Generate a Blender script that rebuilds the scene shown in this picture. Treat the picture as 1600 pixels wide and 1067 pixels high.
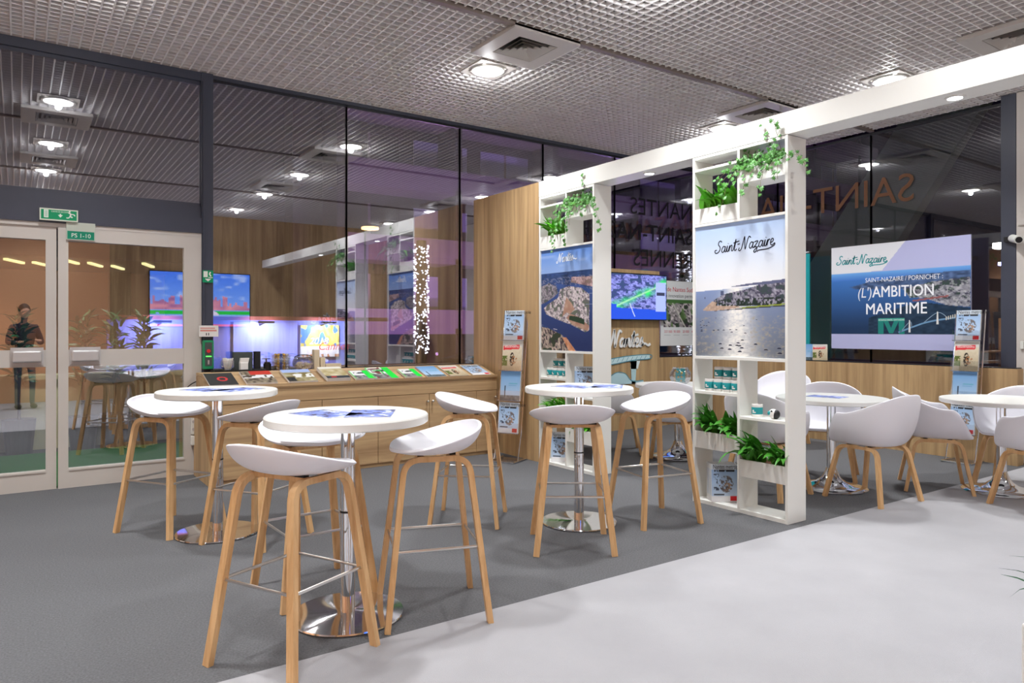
import bpy, bmesh, math, random
import numpy as np
from mathutils import Vector, Matrix, Euler
for o in list(bpy.data.objects): bpy.data.objects.remove(o)
S = bpy.context.scene
COL = S.collection
R = math.radians
random.seed(7)
CEIL = 3.78
# ------------------------------------------------------------------ camera
cam = bpy.data.objects.new('camera', bpy.data.cameras.new('camera')); COL.objects.link(cam)
cam.data.sensor_width = 36; cam.data.lens = 36 * 1113 / 1600
cam.data.shift_y = -(533.5 - 516) / 1600
cam.location = (0, 0, 1.35); cam.rotation_euler = (R(90), 0, R(55.2 - 90))
cam.data.clip_end = 300
S.camera = cam
# ------------------------------------------------------------------ world + exposure
W = bpy.data.worlds.new('night'); S.world = W; W.use_nodes = True
W.node_tree.nodes['Background'].inputs[0].default_value = (.0025, .002, .004, 1)
W.node_tree.nodes['Background'].inputs[1].default_value = 1.0
S.view_settings.view_transform = 'Standard'; S.view_settings.look = 'None'
S.view_settings.gamma = 1; S.view_settings.exposure = 0.2
try: S.view_settings.use_curve_mapping = False
except Exception: pass
LAMP_W = 31.0          # watts of each round ceiling downlight
def light(name, kind, loc, energy, color=(1, 1, 1), size=.3, parent=None, rot=(0, 0, 0), spot=None):
    l = bpy.data.lights.new(name, kind); l.energy = energy; l.color = color
    if kind == 'AREA': l.shape = 'DISK'; l.size = size; l.spread = R(118)
    elif kind in ('POINT', 'SPOT'): l.shadow_soft_size = size
    if spot: l.spot_size = R(spot); l.spot_blend = .6
    o = bpy.data.objects.new(name, l); COL.objects.link(o); o.location = loc; o.rotation_euler = rot
    if parent: o.parent = parent
    return o
# purple and blue flood lamps of the street outside
light('street_flood', 'POINT', (14, 15, 1.0), 1000, (.62, .38, 1), .05)
light('street_flood', 'POINT', (24, 17, 2.0), 1000, (.62, .38, 1), .05)
light('street_flood', 'POINT', (11, 20, .6), 700, (.8, .4, .9), .05)
# ------------------------------------------------------------------ materials
def srgb(r, g, b):
    f = lambda c: (c / 255 / 12.92) if c / 255 <= .04045 else ((c / 255 + .055) / 1.055) ** 2.4
    return (f(r), f(g), f(b), 1)
def mat(name, col, rough=.5, metal=0, emit=None, es=0, noise=None, bump=0, bscale=200, spec=.5, coat=0):
    m = bpy.data.materials.new(name); m.use_nodes = True; nt = m.node_tree; b = nt.nodes['Principled BSDF']
    b.inputs['Base Color'].default_value = col; b.inputs['Roughness'].default_value = rough
    b.inputs['Metallic'].default_value = metal; b.inputs['Specular IOR Level'].default_value = spec
    b.inputs['Coat Weight'].default_value = coat
    if emit: b.inputs['Emission Color'].default_value = emit; b.inputs['Emission Strength'].default_value = es
    tc = nt.nodes.new('ShaderNodeTexCoord')
    if noise:
        sc, amt = noise
        n = nt.nodes.new('ShaderNodeTexNoise'); n.inputs['Scale'].default_value = sc; n.inputs['Detail'].default_value = 6
        nt.links.new(tc.outputs['Object'], n.inputs['Vector'])
        mx = nt.nodes.new('ShaderNodeMix'); mx.data_type = 'RGBA'
        mx.inputs[6].default_value = tuple(c * (1 - amt) for c in col[:3]) + (1,)
        mx.inputs[7].default_value = tuple(min(1, c * (1 + amt)) for c in col[:3]) + (1,)
        nt.links.new(n.outputs['Fac'], mx.inputs[0]); nt.links.new(mx.outputs[2], b.inputs['Base Color'])
    if bump:
        n2 = nt.nodes.new('ShaderNodeTexNoise'); n2.inputs['Scale'].default_value = bscale; n2.inputs['Detail'].default_value = 3
        nt.links.new(tc.outputs['Object'], n2.inputs['Vector'])
        bp = nt.nodes.new('ShaderNodeBump'); bp.inputs['Strength'].default_value = bump; bp.inputs['Distance'].default_value = .004
        nt.links.new(n2.outputs['Fac'], bp.inputs['Height']); nt.links.new(bp.outputs[0], b.inputs['Normal'])
    return m
def wood(name, dark, light_, axis='Z', sc=1.0, rough=.5, seam=None):
    m = bpy.data.materials.new(name); m.use_nodes = True; nt = m.node_tree; b = nt.nodes['Principled BSDF']
    b.inputs['Roughness'].default_value = rough; b.inputs['Specular IOR Level'].default_value = .3
    tc = nt.nodes.new('ShaderNodeTexCoord'); mp = nt.nodes.new('ShaderNodeMapping')
    s = [14 * sc] * 3; s['XYZ'.index(axis)] = .55 * sc; mp.inputs['Scale'].default_value = s
    nt.links.new(tc.outputs['Object'], mp.inputs['Vector'])
    n = nt.nodes.new('ShaderNodeTexNoise'); n.inputs['Scale'].default_value = 1; n.inputs['Detail'].default_value = 8
    n.inputs['Roughness'].default_value = .65; n.inputs['Distortion'].default_value = .6
    nt.links.new(mp.outputs[0], n.inputs['Vector'])
    mp2 = nt.nodes.new('ShaderNodeMapping'); s2 = [2.6 * sc] * 3; s2['XYZ'.index(axis)] = .3 * sc; mp2.inputs['Scale'].default_value = s2
    nt.links.new(tc.outputs['Object'], mp2.inputs['Vector'])
    n2 = nt.nodes.new('ShaderNodeTexNoise'); n2.inputs['Scale'].default_value = 1.7; n2.inputs['Detail'].default_value = 4
    nt.links.new(mp2.outputs[0], n2.inputs['Vector'])
    ad = nt.nodes.new('ShaderNodeMath'); ad.operation = 'MULTIPLY_ADD'; ad.inputs[1].default_value = .6
    nt.links.new(n2.outputs['Fac'], ad.inputs[0]); nt.links.new(n.outputs['Fac'], ad.inputs[2])
    cr = nt.nodes.new('ShaderNodeValToRGB'); cr.color_ramp.elements[0].position = .58; cr.color_ramp.elements[0].color = dark
    cr.color_ramp.elements[1].position = .92; cr.color_ramp.elements[1].color = light_
    nt.links.new(ad.outputs[0], cr.inputs[0]); nt.links.new(cr.outputs[0], b.inputs['Base Color'])
    return m
def glass(name, refl=.3, tint=(.93, .94, .97, 1)):
    m = bpy.data.materials.new(name); m.use_nodes = True; nt = m.node_tree; nt.nodes.clear()
    out = nt.nodes.new('ShaderNodeOutputMaterial'); mx = nt.nodes.new('ShaderNodeMixShader')
    t = nt.nodes.new('ShaderNodeBsdfTransparent'); t.inputs[0].default_value = tint
    g = nt.nodes.new('ShaderNodeBsdfGlossy'); g.inputs['Roughness'].default_value = 0.0
    g.inputs[0].default_value = (.97, .97, 1, 1)
    lw = nt.nodes.new('ShaderNodeLayerWeight'); lw.inputs[0].default_value = .35
    ma = nt.nodes.new('ShaderNodeMath'); ma.operation = 'MULTIPLY_ADD'; ma.inputs[1].default_value = .5; ma.inputs[2].default_value = refl
    ma.use_clamp = True
    nt.links.new(lw.outputs['Fresnel'], ma.inputs[0]); nt.links.new(ma.outputs[0], mx.inputs[0])
    nt.links.new(t.outputs[0], mx.inputs[1]); nt.links.new(g.outputs[0], mx.inputs[2]); nt.links.new(mx.outputs[0], out.inputs[0])
    return m
def printed(name, emit=0, rough=.45):
    m = bpy.data.materials.new(name); m.use_nodes = True; nt = m.node_tree; b = nt.nodes['Principled BSDF']
    a = nt.nodes.new('ShaderNodeAttribute'); a.attribute_name = 'Col'
    b.inputs['Roughness'].default_value = rough; b.inputs['Specular IOR Level'].default_value = .25
    if emit:
        b.inputs['Base Color'].default_value = (.01, .01, .01, 1)
        nt.links.new(a.outputs['Color'], b.inputs['Emission Color']); b.inputs['Emission Strength'].default_value = emit
    else: nt.links.new(a.outputs['Color'], b.inputs['Base Color'])
    return m
M = dict(
    carpet=mat('grey_carpet', srgb(102, 102, 104), .95, noise=(110, .55), bump=.8, bscale=300, spec=.1),
    lcarpet=mat('pale_carpet', srgb(168, 167, 170), .95, noise=(3.0, .10), bump=.5, bscale=260, spec=.1),
    white=mat('white_lacquer', srgb(238, 238, 232), .45),
    shell=mat('white_plastic', srgb(238, 237, 243), .38),
    tabletop=mat('white_tabletop', srgb(226, 225, 219), .35),
    chrome=mat('chrome', (.82, .82, .84, 1), .06, 1),
    steel=mat('brushed_steel', (.72, .70, .67, 1), .28, 1),
    black=mat('black_plastic', srgb(22, 22, 24), .4),
    dark=mat('anthracite_metal', srgb(62, 66, 80), .45),
    darker=mat('dark_frame', srgb(30, 31, 38), .4),
    doorw=mat('cream_door_frame', srgb(205, 199, 192), .45, noise=(3, .05)),
    handle=mat('grey_handle', srgb(200, 198, 198), .3, .3),
    louver=mat('ceiling_louver', srgb(240, 236, 234), .5),
    plenum=mat('plenum', srgb(62, 59, 57), .9),
    rail=mat('ceiling_rail', srgb(128, 116, 108), .5),
    tile=mat('ceiling_tile', srgb(196, 190, 184), .5),
    oak_v=wood('oak_vertical', srgb(158, 127, 90), srgb(200, 168, 124), 'Z'),
    oak_h=wood('oak_horizontal', srgb(160, 128, 94), srgb(202, 170, 128), 'X'),
    leg=wood('bent_oak', srgb(200, 152, 100), srgb(228, 188, 138), 'Z', 2.2, .42),
    glass=glass('window_glass', .25), glass_r=glass('tinted_window_glass', .09, (.86, .88, .9, 1)), glass_clear=glass('clear_glass', .02, (.96, .97, .97, 1)),
    pr=printed('print'), scr=printed('screen', 1.0), scr2=printed('screen_bright', 1.6),
    lampon=mat('lamp_disc', (1, 1, 1, 1), .5, emit=(1, .97, .92, 1), es=9),
    spoton=mat('spot_disc', (1, 1, 1, 1), .5, emit=(.9, .9, 1, 1), es=14),
    warmon=mat('warm_lamp', (1, 1, 1, 1), .5, emit=(1, .55, .2, 1), es=5),
    led=mat('led_point', (1, 1, 1, 1), .5, emit=(.9, .92, 1, 1), es=5),
    tube=mat('tube_lamp', (1, 1, 1, 1), .5, emit=(.95, .9, .35, 1), es=1.6),
    green=mat('sign_green', srgb(20, 140, 90), .5), signw=mat('sign_white', srgb(225, 225, 218), .5),
    turf=mat('green_turf', srgb(38, 92, 45), .95, noise=(90, .5), bump=.6, spec=.05),
    soil=mat('bark_soil', srgb(110, 66, 34), .9, noise=(60, .6), bump=1, bscale=80),
    leafb=mat('bright_leaf', srgb(92, 178, 38), .4, noise=(12, .35)),
    leafd=mat('deep_leaf', srgb(70, 142, 46), .4, noise=(12, .4)),
    ivy=mat('ivy_leaf', srgb(70, 132, 48), .45, noise=(14, .6)),
    spiky=mat('palm_leaf', srgb(40, 92, 56), .45, noise=(12, .3)),
    stem=mat('plant_stem', srgb(120, 110, 60), .6),
    teal=mat('teal', srgb(20, 150, 155), .45), red=mat('red', srgb(215, 40, 45), .45),
    blackbox=mat('slate_card', srgb(70, 76, 74), .7),
    carton=mat('kraft_carton', srgb(214, 200, 172), .7), paper=mat('paper', srgb(236, 234, 230), .7),
    gold=mat('gold_foil', srgb(205, 160, 70), .3, .7, bump=.5, bscale=60), bluefoil=mat('blue_foil', srgb(40, 80, 170), .3, .4),
    silver=mat('silver_foil', srgb(200, 200, 205), .3, .6, bump=.5, bscale=60),
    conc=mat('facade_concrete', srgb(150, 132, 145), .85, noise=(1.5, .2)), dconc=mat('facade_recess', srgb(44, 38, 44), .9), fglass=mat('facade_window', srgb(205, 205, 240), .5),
    dwin=mat('facade_dark_window', srgb(30, 28, 36), .2),
    asphalt=mat('asphalt', srgb(45, 44, 46), .9), peach=mat('peach_wall', srgb(226, 172, 128), .8, noise=(1, .1)),
    beige=mat('beige_panel', srgb(196, 186, 150), .8), fin=mat('pale_green_fin', srgb(150, 172, 158), .7),
    bluew=mat('blue_panel', srgb(120, 130, 225), .7), orange=mat('orange_trim', srgb(150, 60, 48), .6),
    bark=mat('bark', srgb(60, 48, 40), .9), vinyl=mat('brown_vinyl', srgb(122, 84, 58), .7), dvinyl=mat('black_vinyl', srgb(14, 12, 14), .7),
    jacket=mat('dark_jacket', srgb(30, 30, 52), .8), jeans=mat('grey_trousers', srgb(70, 74, 88), .8), skin=mat('skin', srgb(205, 160, 135), .5),
    hair=mat('brown_hair', srgb(52, 38, 30), .7), acrylic=glass('clear_acrylic', .06, (.95, .96, .97, 1)),
)
# ------------------------------------------------------------------ mesh helpers
class MB:
    def __init__(s): s.bm = bmesh.new()
    def box(s, c, d, rz=0, rx=0, ry=0, bev=0):
        g = bmesh.ops.create_cube(s.bm, size=1); v = g['verts']
        mt = Matrix.Translation(c) @ Euler((rx, ry, rz)).to_matrix().to_4x4() @ Matrix.Diagonal((*d, 1))
        bmesh.ops.transform(s.bm, matrix=mt, verts=v)
        if bev:
            e = list({e for x in v for e in x.link_edges})
            bmesh.ops.bevel(s.bm, geom=e, offset=bev, segments=2, affect='EDGES', profile=.5)
        return s
    def b2(s, a, b, bev=0):
        return s.box([(a[i] + b[i]) / 2 for i in range(3)], [abs(b[i] - a[i]) for i in range(3)], bev=bev)
    def cyl(s, p0, p1, r, n=16, r2=None):
        p0, p1 = Vector(p0), Vector(p1); d = p1 - p0
        g = bmesh.ops.create_cone(s.bm, cap_ends=True, segments=n, radius1=r, radius2=r if r2 is None else r2, depth=d.length)
        q = Vector((0, 0, 1)).rotation_difference(d.normalized()).to_matrix().to_4x4()
        bmesh.ops.transform(s.bm, matrix=Matrix.Translation((p0 + p1) / 2) @ q, verts=g['verts']); return s
    def sph(s, c, r, sc=(1, 1, 1), u=16, v=10):
        g = bmesh.ops.create_uvsphere(s.bm, u_segments=u, v_segments=v, radius=r)
        bmesh.ops.transform(s.bm, matrix=Matrix.Translation(c) @ Matrix.Diagonal((*sc, 1)), verts=g['verts']); return s
    def lathe(s, prof, c=(0, 0, 0), n=48, cap=True):
        rings = []
        for r, z in prof:
            rings.append([s.bm.verts.new((c[0] + r * math.cos(2 * math.pi * k / n), c[1] + r * math.sin(2 * math.pi * k / n), c[2] + z)) for k in range(n)])
        for a, b in zip(rings, rings[1:]):
            for k in range(n): s.bm.faces.new((a[k], a[(k + 1) % n], b[(k + 1) % n], b[k]))
        if cap: s.bm.faces.new(rings[0][::-1]); s.bm.faces.new(rings[-1])
        return s
    def sweep(s, pts, wi, wl, lat):
        """rectangular section: wi in the plane of the bend, wl along lat"""
        pts = [Vector(p) for p in pts]; lat = Vector(lat).normalized(); rings = []
        for i, p in enumerate(pts):
            t = (pts[min(i + 1, len(pts) - 1)] - pts[max(i - 1, 0)]).normalized()
            l = (lat - t * lat.dot(t)).normalized(); nrm = t.cross(l)
            rings.append([s.bm.verts.new(p + nrm * a * wi / 2 + l * b * wl / 2) for a, b in ((-1, -1), (1, -1), (1, 1), (-1, 1))])
        for a, b in zip(rings, rings[1:]):
            for k in range(4): s.bm.faces.new((a[k], a[(k + 1) % 4], b[(k + 1) % 4], b[k]))
        s.bm.faces.new(rings[0][::-1]); s.bm.faces.new(rings[-1]); return s
    def tube(s, pts, r, n=8, closed=False):
        pts = [Vector(p) for p in pts]; rings = []; N = len(pts)
        for i, p in enumerate(pts):
            a = pts[(i - 1) % N] if closed else pts[max(i - 1, 0)]; b = pts[(i + 1) % N] if closed else pts[min(i + 1, N - 1)]
            t = (b - a).normalized(); u = t.orthogonal().normalized() if i == 0 else (u - t * u.dot(t)).normalized(); w = t.cross(u)
            rings.append([s.bm.verts.new(p + (u * math.cos(2 * math.pi * k / n) + w * math.sin(2 * math.pi * k / n)) * r) for k in range(n)])
        prs = list(zip(rings, rings[1:])) + ([(rings[-1], rings[0])] if closed else [])
        for a, b in prs:
            for k in range(n): s.bm.faces.new((a[k], a[(k + 1) % n], b[(k + 1) % n], b[k]))
        if not closed: s.bm.faces.new(rings[0][::-1]); s.bm.faces.new(rings[-1])
        return s
    def face(s, pts):
        s.bm.faces.new([s.bm.verts.new(p) for p in pts]); return s
    def prism(s, pts, off):
        a = [s.bm.verts.new(p) for p in pts]; b = [s.bm.verts.new(Vector(p) + Vector(off)) for p in pts]; n = len(a)
        s.bm.faces.new(a[::-1]); s.bm.faces.new(b)
        for k in range(n): s.bm.faces.new((a[k], a[(k + 1) % n], b[(k + 1) % n], b[k]))
        return s
    def build(s, name, m, parent=None, smooth=False, loc=None, recalc=True):
        me = bpy.data.meshes.new(name)
        if recalc: bmesh.ops.recalc_face_normals(s.bm, faces=s.bm.faces)
        s.bm.to_mesh(me); s.bm.free()
        if smooth:
            me.polygons.foreach_set('use_smooth', [True] * len(me.polygons))
            try: me.set_sharp_from_angle(angle=R(38))
            except Exception: pass
        me.materials.append(m if not isinstance(m, str) else M[m])
        o = bpy.data.objects.new(name, me); COL.objects.link(o)
        if parent: o.parent = parent
        if loc: o.location = loc
        return o
def tag(o, label=None, cat=None, group=None, kind=None):
    if label: o['label'] = label
    if cat: o['category'] = cat
    if group: o['group'] = group
    if kind: o['kind'] = kind
    return o
def empty(name, loc, rz=0, label=None, cat=None, group=None):
    o = bpy.data.objects.new(name, None); COL.objects.link(o); o.location = loc; o.rotation_euler = (0, 0, rz)
    o.empty_display_size = .05
    return tag(o, label, cat, group)
def struct(o): o['kind'] = 'structure'; return o
def dup(root, loc, rz=None, label=None, group=None):
    def cp(o, par):
        c = o.copy(); COL.objects.link(c); c.parent = par
        for ch in kids.get(o, []): cp(ch, c)
        return c
    kids = {}
    for o in list(COL.objects):
        if o.parent: kids.setdefault(o.parent, []).append(o)
    r = cp(root, None); r.location = loc
    if rz is not None: r.rotation_euler = (0, 0, rz)
    if label: r['label'] = label
    if group: r['group'] = group
    return r
# ------------------------------------------------------------------ printed pictures (vertex-coloured flat meshes)
_tx = {}
def glyphs(txt):
    if txt not in _tx:
        c = bpy.data.curves.new('t', 'FONT'); c.body = txt; c.size = 1; c.resolution_u = 3; c.fill_mode = 'BOTH'
        o = bpy.data.objects.new('t', c); COL.objects.link(o); bpy.context.view_layer.update()
        me = bpy.data.meshes.new_from_object(o.evaluated_get(bpy.context.evaluated_depsgraph_get()))
        v = [tuple(x.co) for x in me.vertices]; f = [tuple(p.vertices) for p in me.polygons]
        bpy.data.objects.remove(o); bpy.data.curves.remove(c); bpy.data.meshes.remove(me)
        _tx[txt] = (v, f, max([x[0] for x in v] + [.01]))
    return _tx[txt]
def catmull(P, k=6):
    if len(P) < 3: return P
    Q = [P[0]] + list(P) + [P[-1]]; out = []
    for i in range(1, len(Q) - 2):
        p0, p1, p2, p3 = Q[i - 1:i + 3]
        for j in range(k):
            t = j / k
            out.append(tuple(.5 * ((2 * b) + (-a + c) * t + (2 * a - 5 * b + 4 * c - d) * t * t + (-a + 3 * b - 3 * c + d) * t ** 3) for a, b, c, d in zip(p0, p1, p2, p3)))
    out.append(P[-1]); return out
LET = {
 'S': (1.05, [[(1.0, 1.75), (.7, 2.0), (.35, 1.85), (.3, 1.4), (.65, 1.0), (.72, .5), (.35, .05), (-.1, .0), (-.35, .25), (-.25, .5), (.05, .5)]]),
 'a': (1.0, [[(.72, .85), (.4, 1.0), (.1, .6), (.12, .12), (.4, .0), (.68, .45), (.8, 1.0), (.72, .25), (.88, 0), (1.1, .25)]]),
 'i': (.5, [[(0, .25), (.22, 1.0), (.16, .2), (.32, 0), (.6, .3)], [(.3, 1.32), (.34, 1.42)]]),
 'n': (1.0, [[(0, .25), (.2, 1.0), (.12, .0)], [(.14, .35), (.45, .95), (.68, .85), (.62, .2), (.8, 0), (1.05, .25)]]),
 't': (.65, [[(0, .25), (.38, 1.9), (.24, .3), (.4, 0), (.7, .25)], [(-.1, 1.3), (.4, 1.38), (1.1, 1.5)]]),
 '-': (.95, [[(.12, .95), (.6, 1.02)]]),
 'N': (1.55, [[(-.35, .35), (-.5, .0), (-.2, -.15), (.1, .3), (.45, 1.95), (.55, 1.8), (.75, .25), (.88, .1), (1.15, 1.5), (1.4, 2.0), (1.75, 1.75)]]),
 'z': (.85, [[(0, .9), (.3, 1.0), (.65, .95), (.08, .1), (.45, .12), (.6, -.35), (.3, -.8), (.05, -.5), (.95, .2)]]),
 'r': (.7, [[(0, .25), (.22, 1.0), (.14, .0)], [(.16, .45), (.42, .98), (.68, .85)]]),
 'e': (.8, [[(0, .35), (.5, .6), (.52, .95), (.25, 1.0), (.06, .5), (.2, .05), (.5, .0), (.85, .3)]]),
 's': (.7, [[(0, .25), (.38, 1.1), (.46, .7), (.6, .3), (.3, 0), (0, .12)]]),
}
def script(word, swash=None):
    x = 0; out = []
    for ch in word:
        adv, st = LET[ch]
        for p in st: out.append([(x + a + .12 * b, b) for a, b in p])
        x += adv
    if swash: out.append(swash(x))
    return out, x
SW_SN = lambda x: [(x - .1, .3), (x + .2, -.1), (x - .8, -.55), (x - 2.6, -.5), (x - 3.1, -.65)]
SW_N = lambda x: [(x - .35, .05), (x + .3, .35), (x + .9, .1), (x + 1.3, .3)]
def LIN(c): return srgb(*c)[:3] if max(c) > 1.001 else tuple(c)[:3]
class Pic:
    """local frame: x right, z up, the print faces -y"""
    def __init__(s): s.v = []; s.f = []; s.c = []
    def grid(s, x0, z0, w, h, nx, ny, fn, y=0):
        U, V = np.meshgrid(np.linspace(0, 1, nx + 1), np.linspace(0, 1, ny + 1)); C = np.clip(fn(U, V), 0, 255) / 255.0
        C = np.where(C <= .04045, C / 12.92, ((C + .055) / 1.055) ** 2.4); b = len(s.v)
        for j in range(ny + 1):
            for i in range(nx + 1):
                s.v.append((x0 + w * i / nx, y, z0 + h * j / ny)); s.c.append(tuple(C[j, i]))
        for j in range(ny):
            for i in range(nx):
                a = b + j * (nx + 1) + i; s.f.append((a, a + 1, a + nx + 2, a + nx + 1))
        return s
    def box(s, x0, x1, y0, y1, z0, z1, col, front=True):
        b = len(s.v); col = LIN(col)
        for z in (z0, z1):
            for x, y in ((x0, y0), (x1, y0), (x1, y1), (x0, y1)): s.v.append((x, y, z)); s.c.append(col)
        F = [(3, 2, 1, 0), (4, 5, 6, 7), (1, 2, 6, 5), (2, 3, 7, 6), (3, 0, 4, 7)]
        if front: F.append((0, 1, 5, 4))
        s.f += [tuple(b + k for k in q) for q in F]; return s
    def poly(s, pts, col, y=-.0006):
        b = len(s.v); col = LIN(col)
        for x, z in pts: s.v.append((x, y, z)); s.c.append(col)
        s.f.append(tuple(range(b, b + len(pts)))); return s
    def rect(s, x0, z0, x1, z1, col, y=-.0006): return s.poly([(x0, z0), (x1, z0), (x1, z1), (x0, z1)], col, y)
    def text(s, t, x, z, size, col, y=-.0012, align='L', sx=1, mirror=False, shear=0):
        v, f, w = glyphs(t); b = len(s.v); col = LIN(col); k = -1 if mirror else 1
        ox = x - (w * size * sx / 2 if align == 'C' else 0) * k
        for p in v: s.v.append((ox + k * (p[0] + shear * p[1]) * size * sx, y, z + p[1] * size)); s.c.append(col)
        s.f += [tuple(b + q for q in (fc[::-1] if mirror else fc)) for fc in f]; return s
    def stroke(s, pts, wid, col, y=-.0012, th=0):
        pts = catmull(pts); col = LIN(col); b = len(s.v); n = len(pts)
        for i, p in enumerate(pts):
            a = pts[max(i - 1, 0)]; c = pts[min(i + 1, n - 1)]; dx, dz = c[0] - a[0], c[1] - a[1]; L = math.hypot(dx, dz) or 1
            nx, nz = -dz / L * wid / 2, dx / L * wid / 2
            for k in (1, -1): s.v.append((p[0] + k * nx, y, p[1] + k * nz)); s.c.append(col)
            if th:
                for k in (1, -1): s.v.append((p[0] + k * nx, y + th, p[1] + k * nz)); s.c.append(col)
        q = 4 if th else 2
        for i in range(n - 1):
            a = b + q * i; s.f.append((a, a + 1, a + q + 1, a + q))
            if th: s.f += [(a, a + q, a + q + 2, a + 2), (a + 1, a + 3, a + q + 3, a + q + 1)]
        return s
    def script(s, word, x, z, xh, wid, col, swash=None, y=-.0012, slope=0, th=0):
        st, w = script(word, swash)
        for p in st: s.stroke([(x + a * xh, z + (b + slope * a) * xh) for a, b in p], wid, col, y, th)
        return s
    def build(s, name, m, parent=None, loc=(0, 0, 0), rz=0, rx=0):
        me = bpy.data.meshes.new(name); me.from_pydata(s.v, [], s.f)
        at = me.color_attributes.new('Col', 'FLOAT_COLOR', 'POINT')
        at.data.foreach_set('color', np.hstack([np.array(s.c, dtype=np.float32), np.ones((len(s.c), 1), np.float32)]).ravel())
        me.materials.append(M[m]); o = bpy.data.objects.new(name, me); COL.objects.link(o)
        if parent: o.parent = parent
        o.location = loc; o.rotation_euler = (rx, 0, rz); return o
RNG = np.random.RandomState(3)
def vn(U, V, fx, fy, seed=0):
    """smooth value noise 0..1"""
    r = np.random.RandomState(seed).rand(int(fy) + 3, int(fx) + 3); x = U * fx; y = V * fy
    i = np.floor(x).astype(int); j = np.floor(y).astype(int); a = x - i; b = y - j; a = a * a * (3 - 2 * a); b = b * b * (3 - 2 * b)
    return (r[j, i] * (1 - a) + r[j, i + 1] * a) * (1 - b) + (r[j + 1, i] * (1 - a) + r[j + 1, i + 1] * a) * b
def cell(U, V, fx, fy, seed=0):
    r = np.random.RandomState(seed).rand(int(fy) + 3, int(fx) + 3)
    return r[np.floor(V * fy + .3 * U * fy).astype(int) % (int(fy) + 3), np.floor(U * fx + .25 * V * fx).astype(int) % (int(fx) + 3)]
def mixc(a, b, t): t = np.clip(t, 0, 1)[..., None]; return np.array(a, float) * (1 - t) + np.array(b, float) * t
def lay(C, col, mask): return np.where(mask[..., None], np.broadcast_to(np.array(col, float), C.shape), C)
def lay2(C, D, mask): return np.where(mask[..., None], D, C)
def town(U, V, f, seed, warm=0):
    c = cell(U, V, f, f * 1.3, seed); n = vn(U, V, f * .4, f * .5, seed + 1); g = vn(U, V, f, f, seed + 5)
    C = np.empty(U.shape + (3,)); k = 85 + 165 * (c * .7 + .3 * g)
    C[..., 0] = k * (1.0 + .03 * warm); C[..., 1] = k * (.95 - .02 * warm); C[..., 2] = k * (.95 - .1 * warm)
    C = lay(C, (52, 66, 48), n > .66); C = lay(C, (70, 58, 70), (c < .2)); return C
def inpoly(U, V, P):
    r = np.zeros(U.shape, bool); n = len(P)
    for i in range(n):
        x0, y0 = P[i]; x1, y1 = P[(i + 1) % n]
        if y0 == y1: continue
        c = ((V >= min(y0, y1)) & (V < max(y0, y1))) & (U < (V - y0) / (y1 - y0) * (x1 - x0) + x0); r ^= c
    return r
# ================================================================== ROOM
YA = 7.23; XB = 8.55; YBK = -1.6; XL = -7.0
struct(MB().b2((XL, 2.88, -.1), (XB, YA, 0)).build('floor', 'carpet'))
struct(MB().b2((XL, YBK, -.1), (XB, 2.88, .003)).build('floor', 'lcarpet'))
g = MB(); P = .080; nx = int((XB - XL) / P); ny = int((YA - YBK) / P)
for i in range(nx + 1): g.b2((XL + i * P - .006, YBK, CEIL), (XL + i * P + .006, YA - .02, CEIL + .034))
for j in range(ny + 1): g.b2((XL, YBK + j * P - .006, CEIL + .0015), (XB, YBK + j * P + .006, CEIL + .034))
cg = struct(g.build('ceiling', 'louver', recalc=False))
struct(MB().b2((XL, YBK, CEIL + .14), (XB, YA, CEIL + .18)).build('ceiling', 'plenum'))
for y in (4.62, 1.55): struct(MB().b2((XL, y - .025, CEIL - .02), (XB, y + .025, CEIL + .04)).build('trim_1' if y > 3 else 'trim_2', 'rail'))
# back and side walls (seen mirrored in the night windows)
struct(MB().b2((1.5, YBK - .1, 0), (XB, YBK, CEIL + .1)).build('wall_back', 'oak_v'))
struct(MB().b2((XL, YBK - .1, 0), (1.5, YBK, CEIL + .1)).build('wall_back', 'peach'))
struct(MB().b2((XL - .1, YBK, 0), (XL, YA, CEIL + .1)).build('wall_left', 'peach'))
# window wall A
def window(n, x0, x1, z0, z1, fr=.014, m='darker', y=YA):
    o = struct(MB().b2((x0, y - .006, z0), (x1, y + .006, z1)).build('window_%d' % n, 'glass'))
    f = MB()
    for a, b in (((x0 - fr / 2, z0), (x0 + fr / 2, z1)), ((x1 - fr / 2, z0), (x1 + fr / 2, z1)), ((x0, z0), (x1, z0 + .03)), ((x0, z1 - .03), (x1, z1))):
        f.b2((a[0], y - .014, a[1]), (b[0], y + .014, b[1]))
    f.build('window_frame', m, o); return o
xs = [1.53, 2.877, 4.273, 5.5, 6.737, XB]
for k in range(5): window(k + 1, xs[k], xs[k + 1], .93, 3.75)
window(6, XL, 1.427, 2.52, 3.70, m='dark')
struct(MB().b2((XL, YA - .05, 3.70), (1.53, YA + .06, CEIL)).b2((1.53, YA - .03, 3.745), (XB, YA + .05, CEIL)).build('trim_3', 'dark'))
struct(MB().b2((1.427, YA - .06, 0), (1.53, YA + .07, CEIL)).b2((1.437, YA - .075, .95), (1.452, YA - .055, 3.70)).build('trim_4', 'dark'))
struct(MB().b2((XL, YA - .03, 2.40), (1.427, YA + .06, 2.52)).b2((XL, YA - .065, 2.262), (1.427, YA + .06, 2.405)).build('trim_5', 'dark'))
struct(MB().b2((1.53, YA + .0, 0), (XB, YA + .1, .93)).build('wall_window_base', 'oak_h'))
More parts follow.
